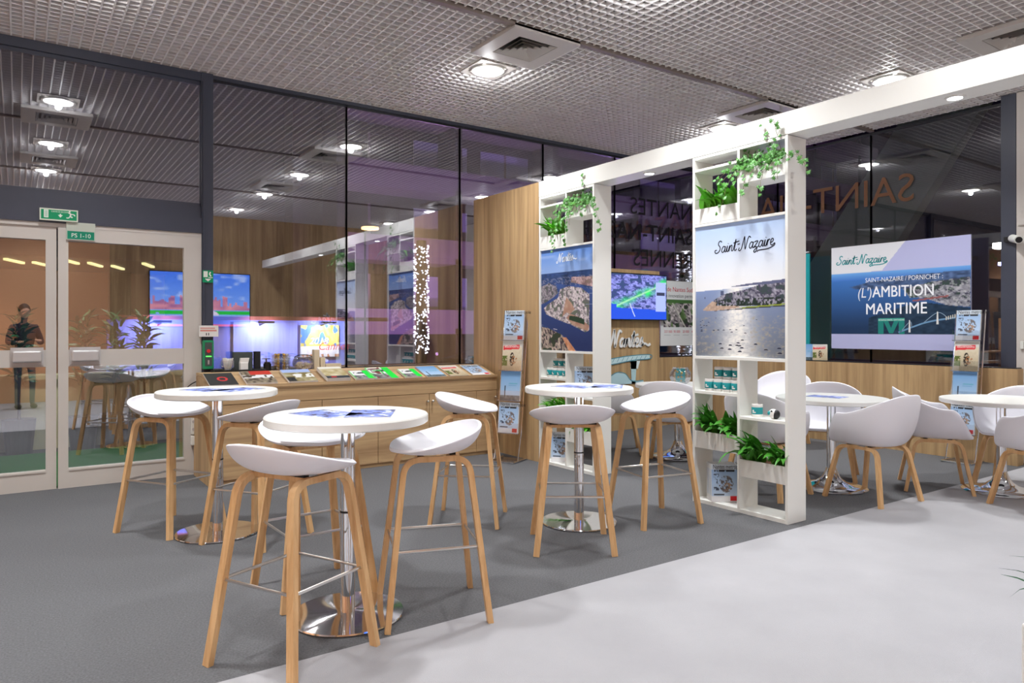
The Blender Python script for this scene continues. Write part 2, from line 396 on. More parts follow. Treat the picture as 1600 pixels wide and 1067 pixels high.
def leaf(n, x0, x1, y, hx, lead):
    o = struct(empty('door_%d' % n, (x0, y, 0)))
    w = x1 - x0; f = MB(); f.b2((0, -.03, .165), (lead[0], .03, 2.13)); f.b2((w - lead[1], -.03, .165), (w, .03, 2.13))
    f.b2((0, -.03, 0), (w, .03, .165)); f.b2((0, -.03, 2.13), (w, .03, 2.23)); f.b2((lead[0], -.025, 1.04), (w - lead[1], .025, 1.183))
    f.box((w / 2, -.032, .155), (w - lead[0] - lead[1], .012, .014)); f.b2((lead[0], -.034, 2.115), (w - lead[1], -.02, 2.13))
    f.build('door_frame', 'doorw', o)
    MB().b2((lead[0], -.004, .165), (w - lead[1], .004, 1.04)).build('lower_pane', 'glass', o)
    MB().b2((lead[0], -.004, 1.183), (w - lead[1], .004, 2.13)).build('upper_pane', 'glass', o)
    h = MB(); h.box((hx - x0 + .1, -.065, 1.13), (.205, .05, .095), bev=.012); h.box((hx - x0 + .1, -.034, 1.13), (.23, .012, .15))
    h.build('push_handle', 'handle', o)
leaf(1, -.83, .277, YA, -.03, (.08, .077)); leaf(2, .287, 1.36, YA - .02, .385, (.075, .085))
leaf(3, -1.95, -.84, YA - .02, -1.85, (.08, .08))
struct(MB().b2((-2.2, YA - .05, 2.228), (1.427, YA + .05, 2.262)).b2((1.36, YA - .05, 0), (1.427, YA + .05, 2.23)).build('trim_6', 'doorw'))
struct(MB().b2((XL, YA - .03, 0), (-1.95, YA + .03, 2.262)).build('wall_left_of_doors', 'doorw'))
# window wall B (right)
def windowB(n, y0, y1, z0, z1):
    o = struct(MB().b2((XB - .006, y0, z0), (XB + .006, y1, z1)).build('window_%d' % n, 'glass_r'))
    f = MB()
    for a, b in (((y0 - .007, z0), (y0 + .007, z1)), ((y1 - .007, z0), (y1 + .007, z1)), ((y0, z0), (y1, z0 + .05)), ((y0, z1 - .03), (y1, z1))):
        f.b2((XB - .014, a[0], a[1]), (XB + .014, b[0], b[1]))
    f.build('window_frame', 'darker', o)
ysb = [YA, 5.93, 4.63, 3.2]
for k in range(3): windowB(7 + k, ysb[k + 1], ysb[k], .85, 3.75)
struct(MB().b2((XB - .15, 3.045, 0), (XB + .1, 3.18, CEIL)).build('trim_7', 'dark'))
struct(MB().b2((XB - .15, 2.2, 0), (XB + .1, 3.04, CEIL)).b2((XB - .17, 2.2, 2.42), (XB - .13, 3.02, 2.5)).build('wall_right_column', 'doorw'))
struct(MB().b2((XB, YBK, 0), (XB + .1, 2.2, CEIL)).build('wall_right', 'doorw'))
struct(MB().b2((XB - .05, 3.18, 0), (XB + .1, YA, .85)).build('wall_right_base', 'oak_v'))
# low oak walls round the lounge corner
t = MB().b2((8.15, 2.94, 0), (8.29, 7.06, .965)).build('low_partition', 'oak_v')
tag(t, 'low oak-faced parapet running under the right-hand window wall behind the lounge chairs', 'partition')
MB().b2((8.16, 2.95, .965), (8.28, 7.05, .975)).build('top_edge', 'darker', t)
t = MB().b2((7.452, 7.08, 0), (8.14, 7.18, .965)).build('low_partition', 'oak_v')
tag(t, 'short low oak parapet under the white district poster in the far corner', 'partition')
MB().b2((7.455, 7.085, .965), (8.13, 7.175, .98)).build('top_edge', 'darker', t)
t = MB().b2((5.95, 7.07, 0), (7.45, 7.18, 2.18)).build('display_board', 'oak_v')
tag(t, 'tall oak display board carrying the wall television and white Nantes lettering', 'display board')
# ================================================================== PARTITION, BEAM, SHELVES
XS = 4.39; XD = 4.605
t = MB().b2((XS, 5.84, 0), (XS + .04, 7.1, 2.868)).build('partition_panel', 'oak_v')
tag(t, 'tall oak partition panel between the brochure counter and the first white shelf', 'partition')
t = MB().b2((XS, -1.4, 2.712), (XD, 5.835, 2.868)).build('overhead_beam', 'white')
tag(t, 'long white overhead beam running across the tops of both shelf towers', 'beam')
def spot(y, label):
    o = empty('recessed_spotlight', (4.5, y, 2.711), 0, label, 'spotlight', 'small spotlights under the white beam')
    MB().lathe([(.055, 0), (.055, -.006), (.04, -.008), (.04, 0)], cap=False).build('trim_ring', 'white', o)
    MB().cyl((0, 0, -.001), (0, 0, -.004), .04, 24).build('lamp_disc', 'spoton', o)
    light('spot_beam', 'SPOT', (0, 0, -.03), 14, (.95, .95, 1), .03, o, spot=95)
spot(4.39, 'tiny bright spotlight under the white beam between the two shelf towers')
spot(1.94, 'tiny bright spotlight under the white beam at the right, over the round lounge tables')
def shelf_unit(yr, label):
    o = empty('shelf_unit', (XS, yr, 0), 0, label, 'shelf unit', 'white shelf towers')
    D = XD - XS; w = .848; t = .022; c = .412   # local y from 0 (right) to w (left); divider centre at c
    def bd(name, y0, y1, z0, z1, x0=0.0, x1=D, m='white'): return MB().b2((x0, y0, z0), (x1, y1, z1), bev=.0015).build(name, m, o)
    bd('side_panel', 0, t, 0, 2.708); bd('side_panel', w - t, w, 0, 2.708)
    L = (c + t / 2, w - t); Rr = (t, c - t / 2)
    bd('divider', c - t / 2, c + t / 2, .03, 1.127); bd('divider', c - t / 2, c + t / 2, 2.178, 2.686)
    bd('shelf_board', t, w - t, 2.686, 2.708); bd('shelf_board', t, w - t, 0, .03); bd('shelf_board', t, w - t, 1.127, 1.15)
    bd('shelf_board', t, w - t, 2.158, 2.178)
    bd('shelf_board', *L, 2.592, 2.611); bd('shelf_board', *L, .855, .879); bd('shelf_board', *Rr, .694, .715)
    for (a, z0, z1) in ((L, 2.18, 2.298), (Rr, 2.435, 2.559), (L, .431, .561), (Rr, .272, .399)):
        m = MB(); y0, y1 = a; m.b2((0, y0, z0), (.012, y1, z1)); m.b2((D - .012, y0, z0), (D, y1, z1)); m.b2((.012, y0, z0), (D - .012, y1, z0 + .015))
        m.build('planter_trough', 'white', o)
        MB().b2((.013, y0 + .001, z0 + .016), (D - .013, y1 - .001, z1 - .018)).build('soil', 'soil', o)
    bd('back_panel', t, w - t, 1.15, 2.158, .03, .2)
    return o
shelf_unit(4.985, 'white shelf tower with the aerial river city picture, left of the two')
shelf_unit(2.965, 'white shelf tower with the pale seaside picture, nearer of the two')
# ---- pictures on the towers
def nantes(U, V):
    C = mixc((150, 178, 226), (98, 140, 214), (V - .75) / .25)
    C = mixc((150, 178, 226), C, (V - .76) / .05) if False else C
    cl = vn(U, V, 5, 30, 4); C = mixc(C, (190, 205, 235), (cl - .6) * 1.2 * (V > .8))
    land = mixc((60, 86, 140), (44, 62, 100), vn(U, V, 22, 90, 8)); land = lay(land, (112, 118, 148), (cell(U, V, 40, 90, 3) > .72) & (V < .72))
    C = lay2(C, land, V < .765)
    t1 = mixc(town(U, V, 64, 11, 0), (232, 220, 226), .28 + 0 * U); t2 = mixc(t1, (60, 60, 78), .35 + 0 * U)
    C = lay2(C, t2, inpoly(U, V, [(0, .46), (0, .64), (.16, .67), (.3, .63), (.34, .55), (.2, .5), (.1, .47)]))
    C = lay2(C, mixc(t1, (170, 120, 118), .45 + 0 * U), inpoly(U, V, [(.58, .66), (1, .60), (1, .70), (.6, .71)]))
    water = mixc((40, 52, 96), (66, 94, 156), V * 1.3)
    C = lay2(C, water, inpoly(U, V, [(.28, .66), (.5, .64), (.8, .62), (1, .56), (1, 0), (.7, 0), (.5, .12), (.35, .18), (0, .26), (0, .46), (.1, .48), (.26, .53), (.38, .58)]))
    isl = [(.38, .60), (.55, .625), (.78, .60), (.93, .53), (.92, .2), (.85, .18), (.6, .25), (.3, .31), (.1, .36), (.05, .42), (.14, .46), (.34, .52)]
    C = lay2(C, t1, inpoly(U, V, isl))
    C = lay2(C, mixc((166, 122, 104), (190, 160, 140), vn(U, V, 20, 30, 9)), inpoly(U, V, [(.5, .52), (.6, .46), (.66, .40), (.5, .32), (.62, .25), (.9, .19), (.92, .24), (.72, .33), (.5, .37), (.42, .33)]))
    C = lay(C, (46, 66, 50), inpoly(U, V, [(.55, .30), (.84, .25), (.84, .30), (.7, .33), (.56, .34)]))
    C = lay2(C, mixc(town(U, V, 40, 30, 1), (90, 84, 80), .2 + 0 * U), inpoly(U, V, [(0, 0), (0, .23), (.14, .22), (.4, .16), (.55, .08), (.66, 0)]))
    C = lay2(C, mixc((190, 120, 80), (220, 170, 140), vn(U, V, 30, 30, 2)), inpoly(U, V, [(.42, .13), (.5, .13), (.68, 0), (.55, 0)]))
    return C
def stnaz(U, V):
    sky = mixc((238, 240, 243), (178, 203, 240), (V - .55) / .45); sky = mixc(sky, (245, 245, 245), (1 - abs(U - .45) * 1.6) * (1 - (V - .55) / .3) * .6)
    gl = np.exp(-((U - .45 - .05 * (1 - V)) / (.16 + .2 * (.4 - V))) ** 2); rip = vn(U, V, 60, 140, 3) * .5 + vn(U, V, 25, 60, 5) * .5
    sea = mixc((132, 150, 190), (112, 118, 128), (.5 - V) / .5); sea = mixc(sea, (246, 244, 238), gl * (.65 + .6 * rip))
    sea = mixc(sea, (170, 162, 145), np.clip((rip - .52) * 3, 0, 1) * (V < .3) * (np.abs(U - .45) > .18) * .8)
    C = lay2(sky, sea, V < .5 + .02 * U)
    C = lay(C, (96, 100, 130), inpoly(U, V, [(.38, .52), (.6, .538), (1, .555), (1, .50), (.72, .525)]))
    tw = town(U, V, 60, 21); tw = mixc(tw, (84, 92, 128), .38 + 0 * U)
    C = lay2(C, tw, inpoly(U, V, [(.22, .43), (.34, .47), (.6, .50), (.72, .525), (1, .53), (1, .38), (.5, .375), (.22, .40)]))
    C = lay(C, (84, 92, 124), inpoly(U, V, [(.3, .46), (.335, .46), (.335, .495), (.3, .495)]))
    tr = vn(U, V, 60, 80, 6); C = lay(C, (40, 52, 44), inpoly(U, V, [(.22, .38), (.24, .42), (.4, .435), (.7, .43), (1, .43), (1, .38), (.5, .375)]) & (tr > .45))
    C = lay2(C, mixc((205, 178, 158), (170, 145, 128), tr), inpoly(U, V, [(.08, .355), (.2, .42), (.25, .41), (.24, .385), (.5, .378), (.52, .365), (.3, .35), (.15, .345)]))
    C = lay(C, (150, 165, 60), inpoly(U, V, [(.5, .367), (1, .385), (1, .376), (.55, .36)]))
    C = lay(C, (60, 62, 70), inpoly(U, V, [(.3, .35), (.52, .36), (1, .374), (1, .366), (.5, .352), (.2, .343)]))
    return C
pw = .804; ph = 1.008
p = Pic(); p.grid(0, 0, pw, ph, 200, 250, nantes); p.box(0, pw, 0, .012, 0, ph, (230, 230, 230), False)
p.script('Nantes', .27, .872, .042, .0085, (240, 244, 250), SW_N, slope=.03)
p.rect(.86 * pw, .54 * ph, 1.0 * pw, .544 * ph, (150, 160, 190)); p.rect(.86 * pw, .44 * ph, pw, .444 * ph, (150, 160, 190)); p.stroke([(.2, .215), (.26, .207)], .006, (220, 220, 230))
tag(p.build('aerial_picture', 'pr', None, (XS + .015, 5.811, 1.15), R(-90)), 'printed aerial picture of an island city in a blue river, with white Nantes script', 'picture')
p = Pic(); p.grid(0, 0, pw, ph, 190, 235, stnaz); p.box(0, pw, 0, .012, 0, ph, (230, 230, 230), False)
p.script('Saint-Nazaire', .20, .79, .044, .0075, (24, 26, 44), lambda x: [(x + .1, .3), (x, -.1), (x - 1.2, -.5), (x - 3.0, -.55), (x - 3.2, -.8)], slope=.035)
for i in range(34):
    q = random.Random(i * 7 + 1); bx = q.uniform(.03, .97) * pw; bz = q.uniform(.03, .30) ** 1.0 * ph; s = .006 + .016 * (1 - bz / (.3 * ph))
    p.poly([(bx - s, bz), (bx + s, bz), (bx + s * .6, bz + s * .45), (bx, bz + s * .5), (bx - s * .6, bz + s * .4)], (30, 34, 62) if q.random() < .8 else (60, 60, 70))
p.rect(.108 * pw, .44 * ph, .115 * pw, .455 * ph, (50, 50, 60))
tag(p.build('seaside_picture', 'pr', None, (XS + .015, 3.791, 1.15), R(-90)), 'printed seaside picture with pale sky, boats on glittering water and black Saint-Nazaire script', 'picture')
# ---- lettering, television, posters in the lounge
p = Pic().script('Nantes', 6.50, 1.13, .108, .03, (240, 240, 238), SW_N, th=.012)
tag(p.build('script_lettering', 'pr', None, (0, 7.056, 0)), 'white cut-out Nantes script lettering on the oak board under the television', 'lettering')
p = Pic()
p.poly([(6.40, .955), (6.85, 1.00), (7.25, 1.01), (7.25, .955), (6.95, .94), (6.6, .90), (6.40, .88)], (205, 232, 236)); p.poly([(6.90, .62), (6.97, .62), (7.0, .94), (6.88, .94)], (190, 222, 228))
p.poly([(6.88, .82), (7.02, .82), (7.06, .93), (6.88, .93)], (225, 240, 242)); p.poly([(6.42, .62), (6.45, .70), (6.62, .78), (6.78, .76), (6.9, .66), (7.12, .66), (7.14, .62)], (190, 222, 230))
for a in ([(6.40, .955), (6.85, 1.0), (7.25, 1.01), (7.25, .955), (6.95, .94), (6.6, .90), (6.4, .88)], [(6.42, .62), (6.45, .70), (6.62, .78), (6.78, .76), (6.9, .66), (7.12, .66)]): p.stroke(a, .012, (84, 150, 168))
for i in range(9): p.stroke([(6.46 + i * .085, .915 + i * .004), (6.50 + i * .085, .975 + i * .003)], .007, (84, 150, 168))
tag(p.build('crane_decal', 'pr', None, (0, 7.062, 0)), 'pale teal line drawing of a harbour crane on the oak board', 'decal')
def tvmap(U, V):
    base = town(U, V, 34, 40); C = mixc(base * np.array([.9, .9, 1.15]), (80, 110, 255), .35 + .0 * U)
    d = np.abs(V - (.22 + .62 * U)); C = mixc(C, (60, 240, 120), (1 - d / .17) * vn(U, V, 12, 9, 3) * 1.6)
    C = mixc(C, (205, 250, 190), (1 - d / .035) * .8)
    C = lay(C, (40, 84, 225), V < .26 - .05 * U + .08 * (U < .12)); C = lay(C, (225, 235, 255), (np.abs(U - .42 + .3 * (V - .1)) < .006) & (V < .36) & (V > .05))
    C = lay(C, (175, 190, 255), (U > .80) & (U < .985) & (V > .18) & (V < .84)); C = lay(C, (60, 62, 90), (U > .82) & (U < .97) & (V > .54) & (V < .62)); return C
t = empty('television', (6.43, 7.0, 1.5), 0, 'wall television showing a blue and green aerial map on the oak board', 'television')
MB().b2((-.012, 0, -.012), (1.092, .045, .625), bev=.004).build('casing', 'black', t)
Pic().grid(0, 0, 1.08, .61, 120, 80, tvmap, -.002).build('screen', 'scr', t)
MB().b2((.4, .045, .2), (.7, .07, .4)).build('wall_bracket', 'black', t)
def district(U, V):
    C = np.full(U.shape + (3,), 228.0); m = (U > .06) & (U < .94) & (V > .29) & (V < .71)
    D = town(U, V, 30, 61); D = mixc(D, (88, 122, 62), (vn(U, V, 9, 9, 7) > .55) * .75); D = lay(D, (200, 196, 186), np.abs(np.sin(9 * (U + .7 * V))) < .12); D = lay(D, (74, 112, 60), (V > .66)); return lay2(C, D, m)
p = Pic(); x0, x1, z0, z1 = -.527, .50, 0, .925; W0 = x1 - x0
p.grid(x0, z0, W0, z1, 150, 110, district); p.box(x0, x1, 0, .01, 0, z1, (230, 230, 230), False)
p.text('Ile de Nantes Sud-Ouest', x0 + .012, .775, .092, (200, 40, 60), sx=.92 / (glyphs('Ile de Nantes Sud-Ouest')[2] * .092)); p.text('une innovation permanente', x0 + .02, .69, .075, (90, 90, 96), sx=.84 / (glyphs('une innovation permanente')[2] * .075))
for i, s in enumerate(['337 000', '90 000', '20 000', '40 000', '6 000']): p.text(s, x0 + .07 + i * .19, .185, .05, (200, 50, 70)); p.rect(x0 + .07 + i * .19, .15, x0 + .20 + i * .19, .155, (160, 160, 165))
tag(p.build('district_poster', 'pr', None, (7.98, 7.05, 1.13)), 'white poster with red Nantes Sud-Ouest heading and an aerial housing view, right of the television', 'poster')
def ambition(U, V):
    C = np.empty(U.shape + (3,)); C[:] = (186, 188, 226)
    C = lay(C, (228, 229, 234), inpoly(U, V, [(0, .72), (.40, .745), (.575, 1.01), (0, 1.01)]))
    sea = mixc((34, 58, 92), (66, 118, 190), (V - .2) / .45); hz = mixc((120, 180, 235), (70, 120, 200), (.745 - V) / .08)
    C = lay2(C, sea, (V > .145) & (V < .735)); C = lay2(C, hz, (V > .66) & (V < .735))
    n = vn(U, V, 40, 60, 8); far = mixc((48, 66, 96), (96, 120, 165), n)
    C = lay2(C, far, inpoly(U, V, [(.15, .60), (.3, .64), (.6, .685), (1, .70), (1, .48), (.7, .50), (.55, .56), (.2, .575)]))
    tw = mixc(town(U, V, 60, 41), (60, 80, 110), .3 + 0 * U); tw = mixc(tw, (190, 190, 190), (cell(U, V, 70, 90, 8) > .7) * .6)
    C = lay2(C, tw, inpoly(U, V, [(.55, .56), (.75, .615), (1, .64), (1, .38), (.85, .40), (.7, .47), (.6, .48)]))
    C = lay(C, (150, 90, 90), inpoly(U, V, [(.62, .455), (.86, .49), (.86, .475), (.62, .44)]))
    C = lay2(C, mixc((28, 46, 66), (44, 66, 90), n), inpoly(U, V, [(.66, .44), (1, .37), (1, .145), (.3, .145), (.3, .3)]))
    return C
t = empty('projection_panel', (8.33, 5.014, 1.126), R(-90), 'large printed panel with sea, bridge and white words AMBITION MARITIME', 'panel')
pw2 = 1.58; ph2 = 1.245
p = Pic(); p.grid(0, 0, pw2, ph2, 190, 150, ambition); p.box(0, pw2, 0, .02, 0, ph2, (200, 200, 225), False)
p.script('Saint-Nazaire', .085, 1.03, .052, .011, (40, 150, 155), lambda x: [(x + .1, .3), (x, -.1), (x - 1.2, -.5), (x - 3.0, -.55), (x - 3.2, -.8)], slope=-.01)
p.text('SAINT-NAZAIRE / PORNICHET :', .43, .795, .075, (240, 242, 246), sx=.83)
p.text("(L')", .33, .615, .17, (240, 242, 246), sx=.8, shear=.15); p.text("AMBITION", .515, .615, .185, (244, 246, 250), sx=.80); p.text("AMBITION", .519, .613, .185, (244, 246, 250), sx=.80, y=-.0016)
p.text('MARITIME', .43, .415, .185, (244, 246, 250), sx=.86); p.text('MARITIME', .434, .413, .185, (244, 246, 250), sx=.86, y=-.0016)
p.rect(.585, .33, .89, .365, (60, 160, 140)); p.text('METROPOLE NANTES - SAINT-NAZAIRE', .59, .337, .024, (235, 240, 240), sx=.7)
for q in ([(.585, .18), (.65, .18), (.65, .33), (.585, .33)], [(.825, .18), (.89, .18), (.89, .33), (.825, .33)], [(.65, .33), (.705, .33), (.7375, .25), (.77, .33), (.825, .33), (.76, .19), (.715, .19)]): p.poly(q, (38, 132, 122), -.001)
p.stroke([(.82, .20), (.95, .25), (1.12, .31), (1.3, .345), (1.52, .37)], .018, (110, 150, 185)); p.stroke([(.84, .20), (.95, .32), (.97, .25)], .006, (150, 175, 195)); p.stroke([(1.1, .31), (1.25, .42), (1.36, .35)], .006, (150, 175, 195))
for x, z in ((.945, .2), (1.245, .29)): p.poly([(x - .012, z), (x + .012, z), (x + .006, z + .14), (x - .006, z + .14)], (225, 225, 220), -.0014)
for i in range(9): p.rect(1.33 + i * .022, .335 + i * .006, 1.34 + i * .022, .375 + i * .006, (215, 210, 195), -.0014)
p.poly([(1.42, .30), (1.56, .345), (1.56, .28), (1.5, .27)], (168, 140, 110), -.0014)
p.build('printed_face', 'pr', t)
for a in (.1, 1.45):
    for b in (.2, 1.0): MB().b2((a, .02, b), (a + .03, .2, b + .04)).build('standoff', 'steel', t)
t = MB().b2((8.31, 5.30, .99), (8.33, 6.3, 2.33)).build('teal_panel', 'teal')
tag(t, 'upright teal board of which only a thin edge shows beside the nearer shelf tower', 'board')
# mirrored window lettering
for o_, tx, pos, rz, sz, m_, lab in (
    (0, 'SAINT-NAZAIRE', (XB - .02, 4.10, 2.86), R(-90), .47, 'vinyl', 'brown reversed window lettering SAINT-N on the right window wall'),
    (1, 'NANTES', (8.3, YA - .02, 2.98), 0, .34, 'dvinyl', 'dark reversed NANTES lettering high on the far window above the television'),
    (1, 'SAINT-NAZAIRE', (8.3, YA - .02, 2.62), 0, .34, 'dvinyl', 'dark reversed window lettering, second row above the television'),
    (1, 'RENNES', (8.3, YA - .02, 2.26), 0, .34, 'dvinyl', 'dark reversed window lettering, lowest row above the television')):
    p = Pic(); p.text(tx, 0, 0, sz, (1, 1, 1), y=0, mirror=True)
    ob = p.build('window_lettering', 'pr', None, pos, rz); ob.data.materials.clear(); ob.data.materials.append(M[m_])
    tag(ob, lab, 'lettering')
# ================================================================== CEILING FIXTURES
def ceil_lamp(x, y, label):
    o = empty('ceiling_downlight', (x, y, CEIL), 0, label, 'downlight', 'round downlights in the louvred ceiling')
    m = MB(); 
    for a in (((-.19, -.19), (.19, -.125)), ((-.19, .125), (.19, .19)), ((-.19, -.125), (-.125, .125)), ((.125, -.125), (.19, .125))): m.b2((a[0][0], a[0][1], -.012), (a[1][0], a[1][1], -.002))
    m.build('square_plate', 'tile', o)
    MB().lathe([(.155, -.012), (.155, -.022), (.135, -.026), (.13, -.012)], cap=False).build('trim_ring', 'white', o)
    MB().lathe([(.135, -.013), (.13, -.022), (.1, -.03), (0, -.034)], cap=False).build('lamp_disc', 'lampon', o)
    light('lamp_light', 'AREA', (0, 0, -.035), LAMP_W * (.6 if y < 2 else 1), (.97, .985, 1), .26, o)
    light('lamp_fill', 'POINT', (0, 0, -.07), LAMP_W * .26, (.97, .985, 1), .03, o)  # extra point light added under the disc to brighten the louvres around it
names = {(.36, 5.48): 'round ceiling downlight nearest the glass doors', (3.6, 5.57): 'bright round ceiling downlight beside the large square vent', (6.92, 5.62): 'round ceiling downlight peeping over the white beam behind the first shelf tower',
         (6.92, 3.57): 'round ceiling downlight half hidden by the white beam near the right edge'}
for x in (-6.2, -2.9, .36, 3.6, 6.92):
    for y in (5.55, 3.5, 1.6, -.35):
        nm = [v for k, v in names.items() if abs(k[0] - x) < .1 and abs(k[1] - y) < .15]
        ceil_lamp(x, 5.57 if (x, y) == (3.6, 5.55) else (3.57 if (x, y) == (6.92, 3.5) else y), nm[0] if nm else
                  'round downlight in the louvred ceiling, outside the view and seen only as a window reflection')
def vent(x, y, label):
    o = empty('ceiling_vent', (x, y, CEIL), 0, label, 'vent', 'square ceiling vents')
    m = MB(); a, b = .335, .20
    for q in (((-a, -a), (a, -b)), ((-a, b), (a, a)), ((-a, -b), (-b, b)), ((b, -b), (a, b))): m.b2((q[0][0], q[0][1], -.036), (q[1][0], q[1][1], -.002))
    m.build('cover_plate', 'tile', o)
    MB().b2((-.2, -.2, -.006), (.2, .2, -.001)).build('duct_shade', 'black', o)  # flat black plate standing in for the shade inside the open vent
    f = MB()
    for k in range(4):
        r0 = .192 - k * .045; r1 = r0 - .026; z1 = -.036; z0 = .004
        pts = [(-1, -1), (1, -1), (1, 1), (-1, 1)]
        A = [f.bm.verts.new((r0 * px_, r0 * py_, z1)) for px_, py_ in pts]; B = [f.bm.verts.new((r1 * px_, r1 * py_, z0 - .012)) for px_, py_ in pts]
        for i in range(4): f.bm.faces.new((A[i], A[(i + 1) % 4], B[(i + 1) % 4], B[i]))
    f.box((0, 0, -.03), (.03, .03, .006)); f.build('louvre_frame', 'tile', o)
vent(3.56, 4.93, 'large square air vent in the ceiling beside the bright downlight')
vent(6.8, 4.93, 'square air vent in the ceiling just above the beam between the shelf towers')
vent(6.75, 2.42, 'square air vent in the ceiling at the top right corner')
for x, y in ((.37, 4.86), (.37, 2.45), (3.56, 2.4), (-2.9, 4.9)): vent(x, y, 'square ceiling vent outside the view, seen only as a window reflection')
# ================================================================== FURNITURE
def shell_mesh(name, rim, prof, m, parent, nt_=56, nr=16, th=.011):
    """rim(theta)->(x,y,z); prof(theta,r,rimpt)->point ; r 0..1"""
    b = MB(); c = b.bm.verts.new(prof(0, 0, rim(0))); rings = []
    for j in range(1, nr + 1):
        rings.append([b.bm.verts.new(prof(2 * math.pi * k / nt_, math.sin(j / nr * math.pi / 2) ** .9 if nr == 16 else j / nr, rim(2 * math.pi * k / nt_))) for k in range(nt_)])
    for k in range(nt_): b.bm.faces.new((c, rings[0][k], rings[0][(k + 1) % nt_]))
    for a, d in zip(rings, rings[1:]):
        for k in range(nt_): b.bm.faces.new((a[k], d[k], d[(k + 1) % nt_], a[(k + 1) % nt_]))
    o = b.build(name, m, parent, smooth=False, recalc=True)
    o.data.polygons.foreach_set('use_smooth', [True] * len(o.data.polygons))
    md = o.modifiers.new('solid', 'SOLIDIFY'); md.thickness = th; md.offset = 0
    md = o.modifiers.new('round', 'SUBSURF'); md.levels = 1; md.render_levels = 1
    return o
def sm(a, b, x): t = max(0, min(1, (x - a) / (b - a))); return t * t * (3 - 2 * t)
def sup(th, a, b, n=2.5):
    c, s_ = math.cos(th), math.sin(th); r = (abs(c) ** n + abs(s_) ** n) ** (-1 / n); return a * r * c, b * r * s_
def bent_leg(name, parent, foot, top, zt, midx, wi, wl, m='leg', rad=.055, drop=0.0):
    """foot -> rounded corner at (top, zt) -> halfway point of the bar"""
    f = Vector((foot[0], foot[1], 0)); c = Vector((top[0], top[1], zt)); e = Vector((midx, top[1], zt - drop))
    d1 = (f - c).normalized(); d2 = (e - c).normalized(); pts = [f]
    a = c + d1 * rad; b = c + d2 * rad
    for i in range(9):
        t = i / 8; pts.append(a * (1 - t) ** 2 + c * 2 * t * (1 - t) + b * t * t)
    pts.append(e); lat = (f - c).cross(e - c).normalized()
    return MB().sweep(pts, wi, wl, lat).build(name, m, parent, smooth=True)
def make_stool():
    o = empty('bar_stool', (0, 0, 0))
    ZT = .752
    for sx in (1, -1):
        for sy in (1, -1):
            bent_leg('leg', o, (sx * .235, sy * .235), (sx * .150, sy * .150), ZT, 0, .026, .036, rad=.075)
    for sx in (-.075, .075): MB().box((sx, 0, ZT + .006), (.03, .30, .018)).build('crossbar', 'leg', o)
    for sx in (-.075, .075):
        for sy in (-.12, .12): MB().box((sx, sy, ZT + .021), (.028, .05, .016)).build('mounting_block', 'black', o)
    zf = .345; k = 1 - zf / ZT; q = .150 + .085 * k
    fr = MB().tube([(q, q, zf), (-q, q, zf), (-q, -q, zf), (q, -q, zf)], .0072, 8, closed=True)
    fr.build('footrest', 'steel', o, smooth=True)
    def rim(th):
        x, y = sup(th, .215, .262, 2.4); s_ = (1 - math.cos(th)) / 2
        z = .795 + .112 * s_ ** 1.5 + .022 * math.exp(-((abs(math.remainder(th, 2 * math.pi)) - .75) / .35) ** 2) * 0
        x = x - .012 * s_ if x < 0 else x * (1 - .06)
        z -= .012 * math.exp(-(th if th < math.pi else 2 * math.pi - th) ** 2 / .18)
        return Vector((x, y, z))
    def prof(th, r, p):
        s_ = (1 - math.cos(th)) / 2; pan = Vector((.012, 0, .778)); e = .92 - .10 * s_
        xy = r ** (e * .8); f = s_ ** .7; z = pan.z + (p.z - pan.z) * ((1 - f) * r ** 3.2 + f * (1 - (1 - r ** 2.7) ** .62))
        return Vector((pan.x + (p.x - pan.x) * xy, p.y * xy, z - .006 * (1 - r)))
    shell_mesh('seat_shell', rim, prof, 'shell', o, th=.016)
    return o
stool0 = make_stool()
ST = [((.870, 5.345), -56, 'white bar stool left of the far-left round table, nearest the glass doors'),
      ((1.285, 4.735), 124, 'white bar stool tucked between the far-left round table and the front round table'),
      ((.945, 2.945), 26, 'white bar stool in the near foreground with its back to us, closest of all'),
      ((1.270, 3.640), -88, 'white bar stool behind the front round table, seen head-on under its tabletop'),
      ((1.655, 3.060), 160, 'white bar stool right of the front high table, side-on, back to the right'),
      ((2.655, 4.360), -41, 'white bar stool in front of the brochure counter cupboard doors, facing right'),
      ((2.870, 3.470), 56, 'white bar stool with its back to us before the high table at the first tower'),
      ((3.745, 3.615), 168, 'white bar stool right of the third high table, beside the gap between towers')]
G = 'white bar stools round the high tables'
for i, ((x, y), a, lab) in enumerate(ST):
    if i == 0: stool0.location = (x, y, 0); stool0.rotation_euler.z = R(a); tag(stool0, lab, 'bar stool', G)
    else: dup(stool0, (x, y, 0), R(a), lab)
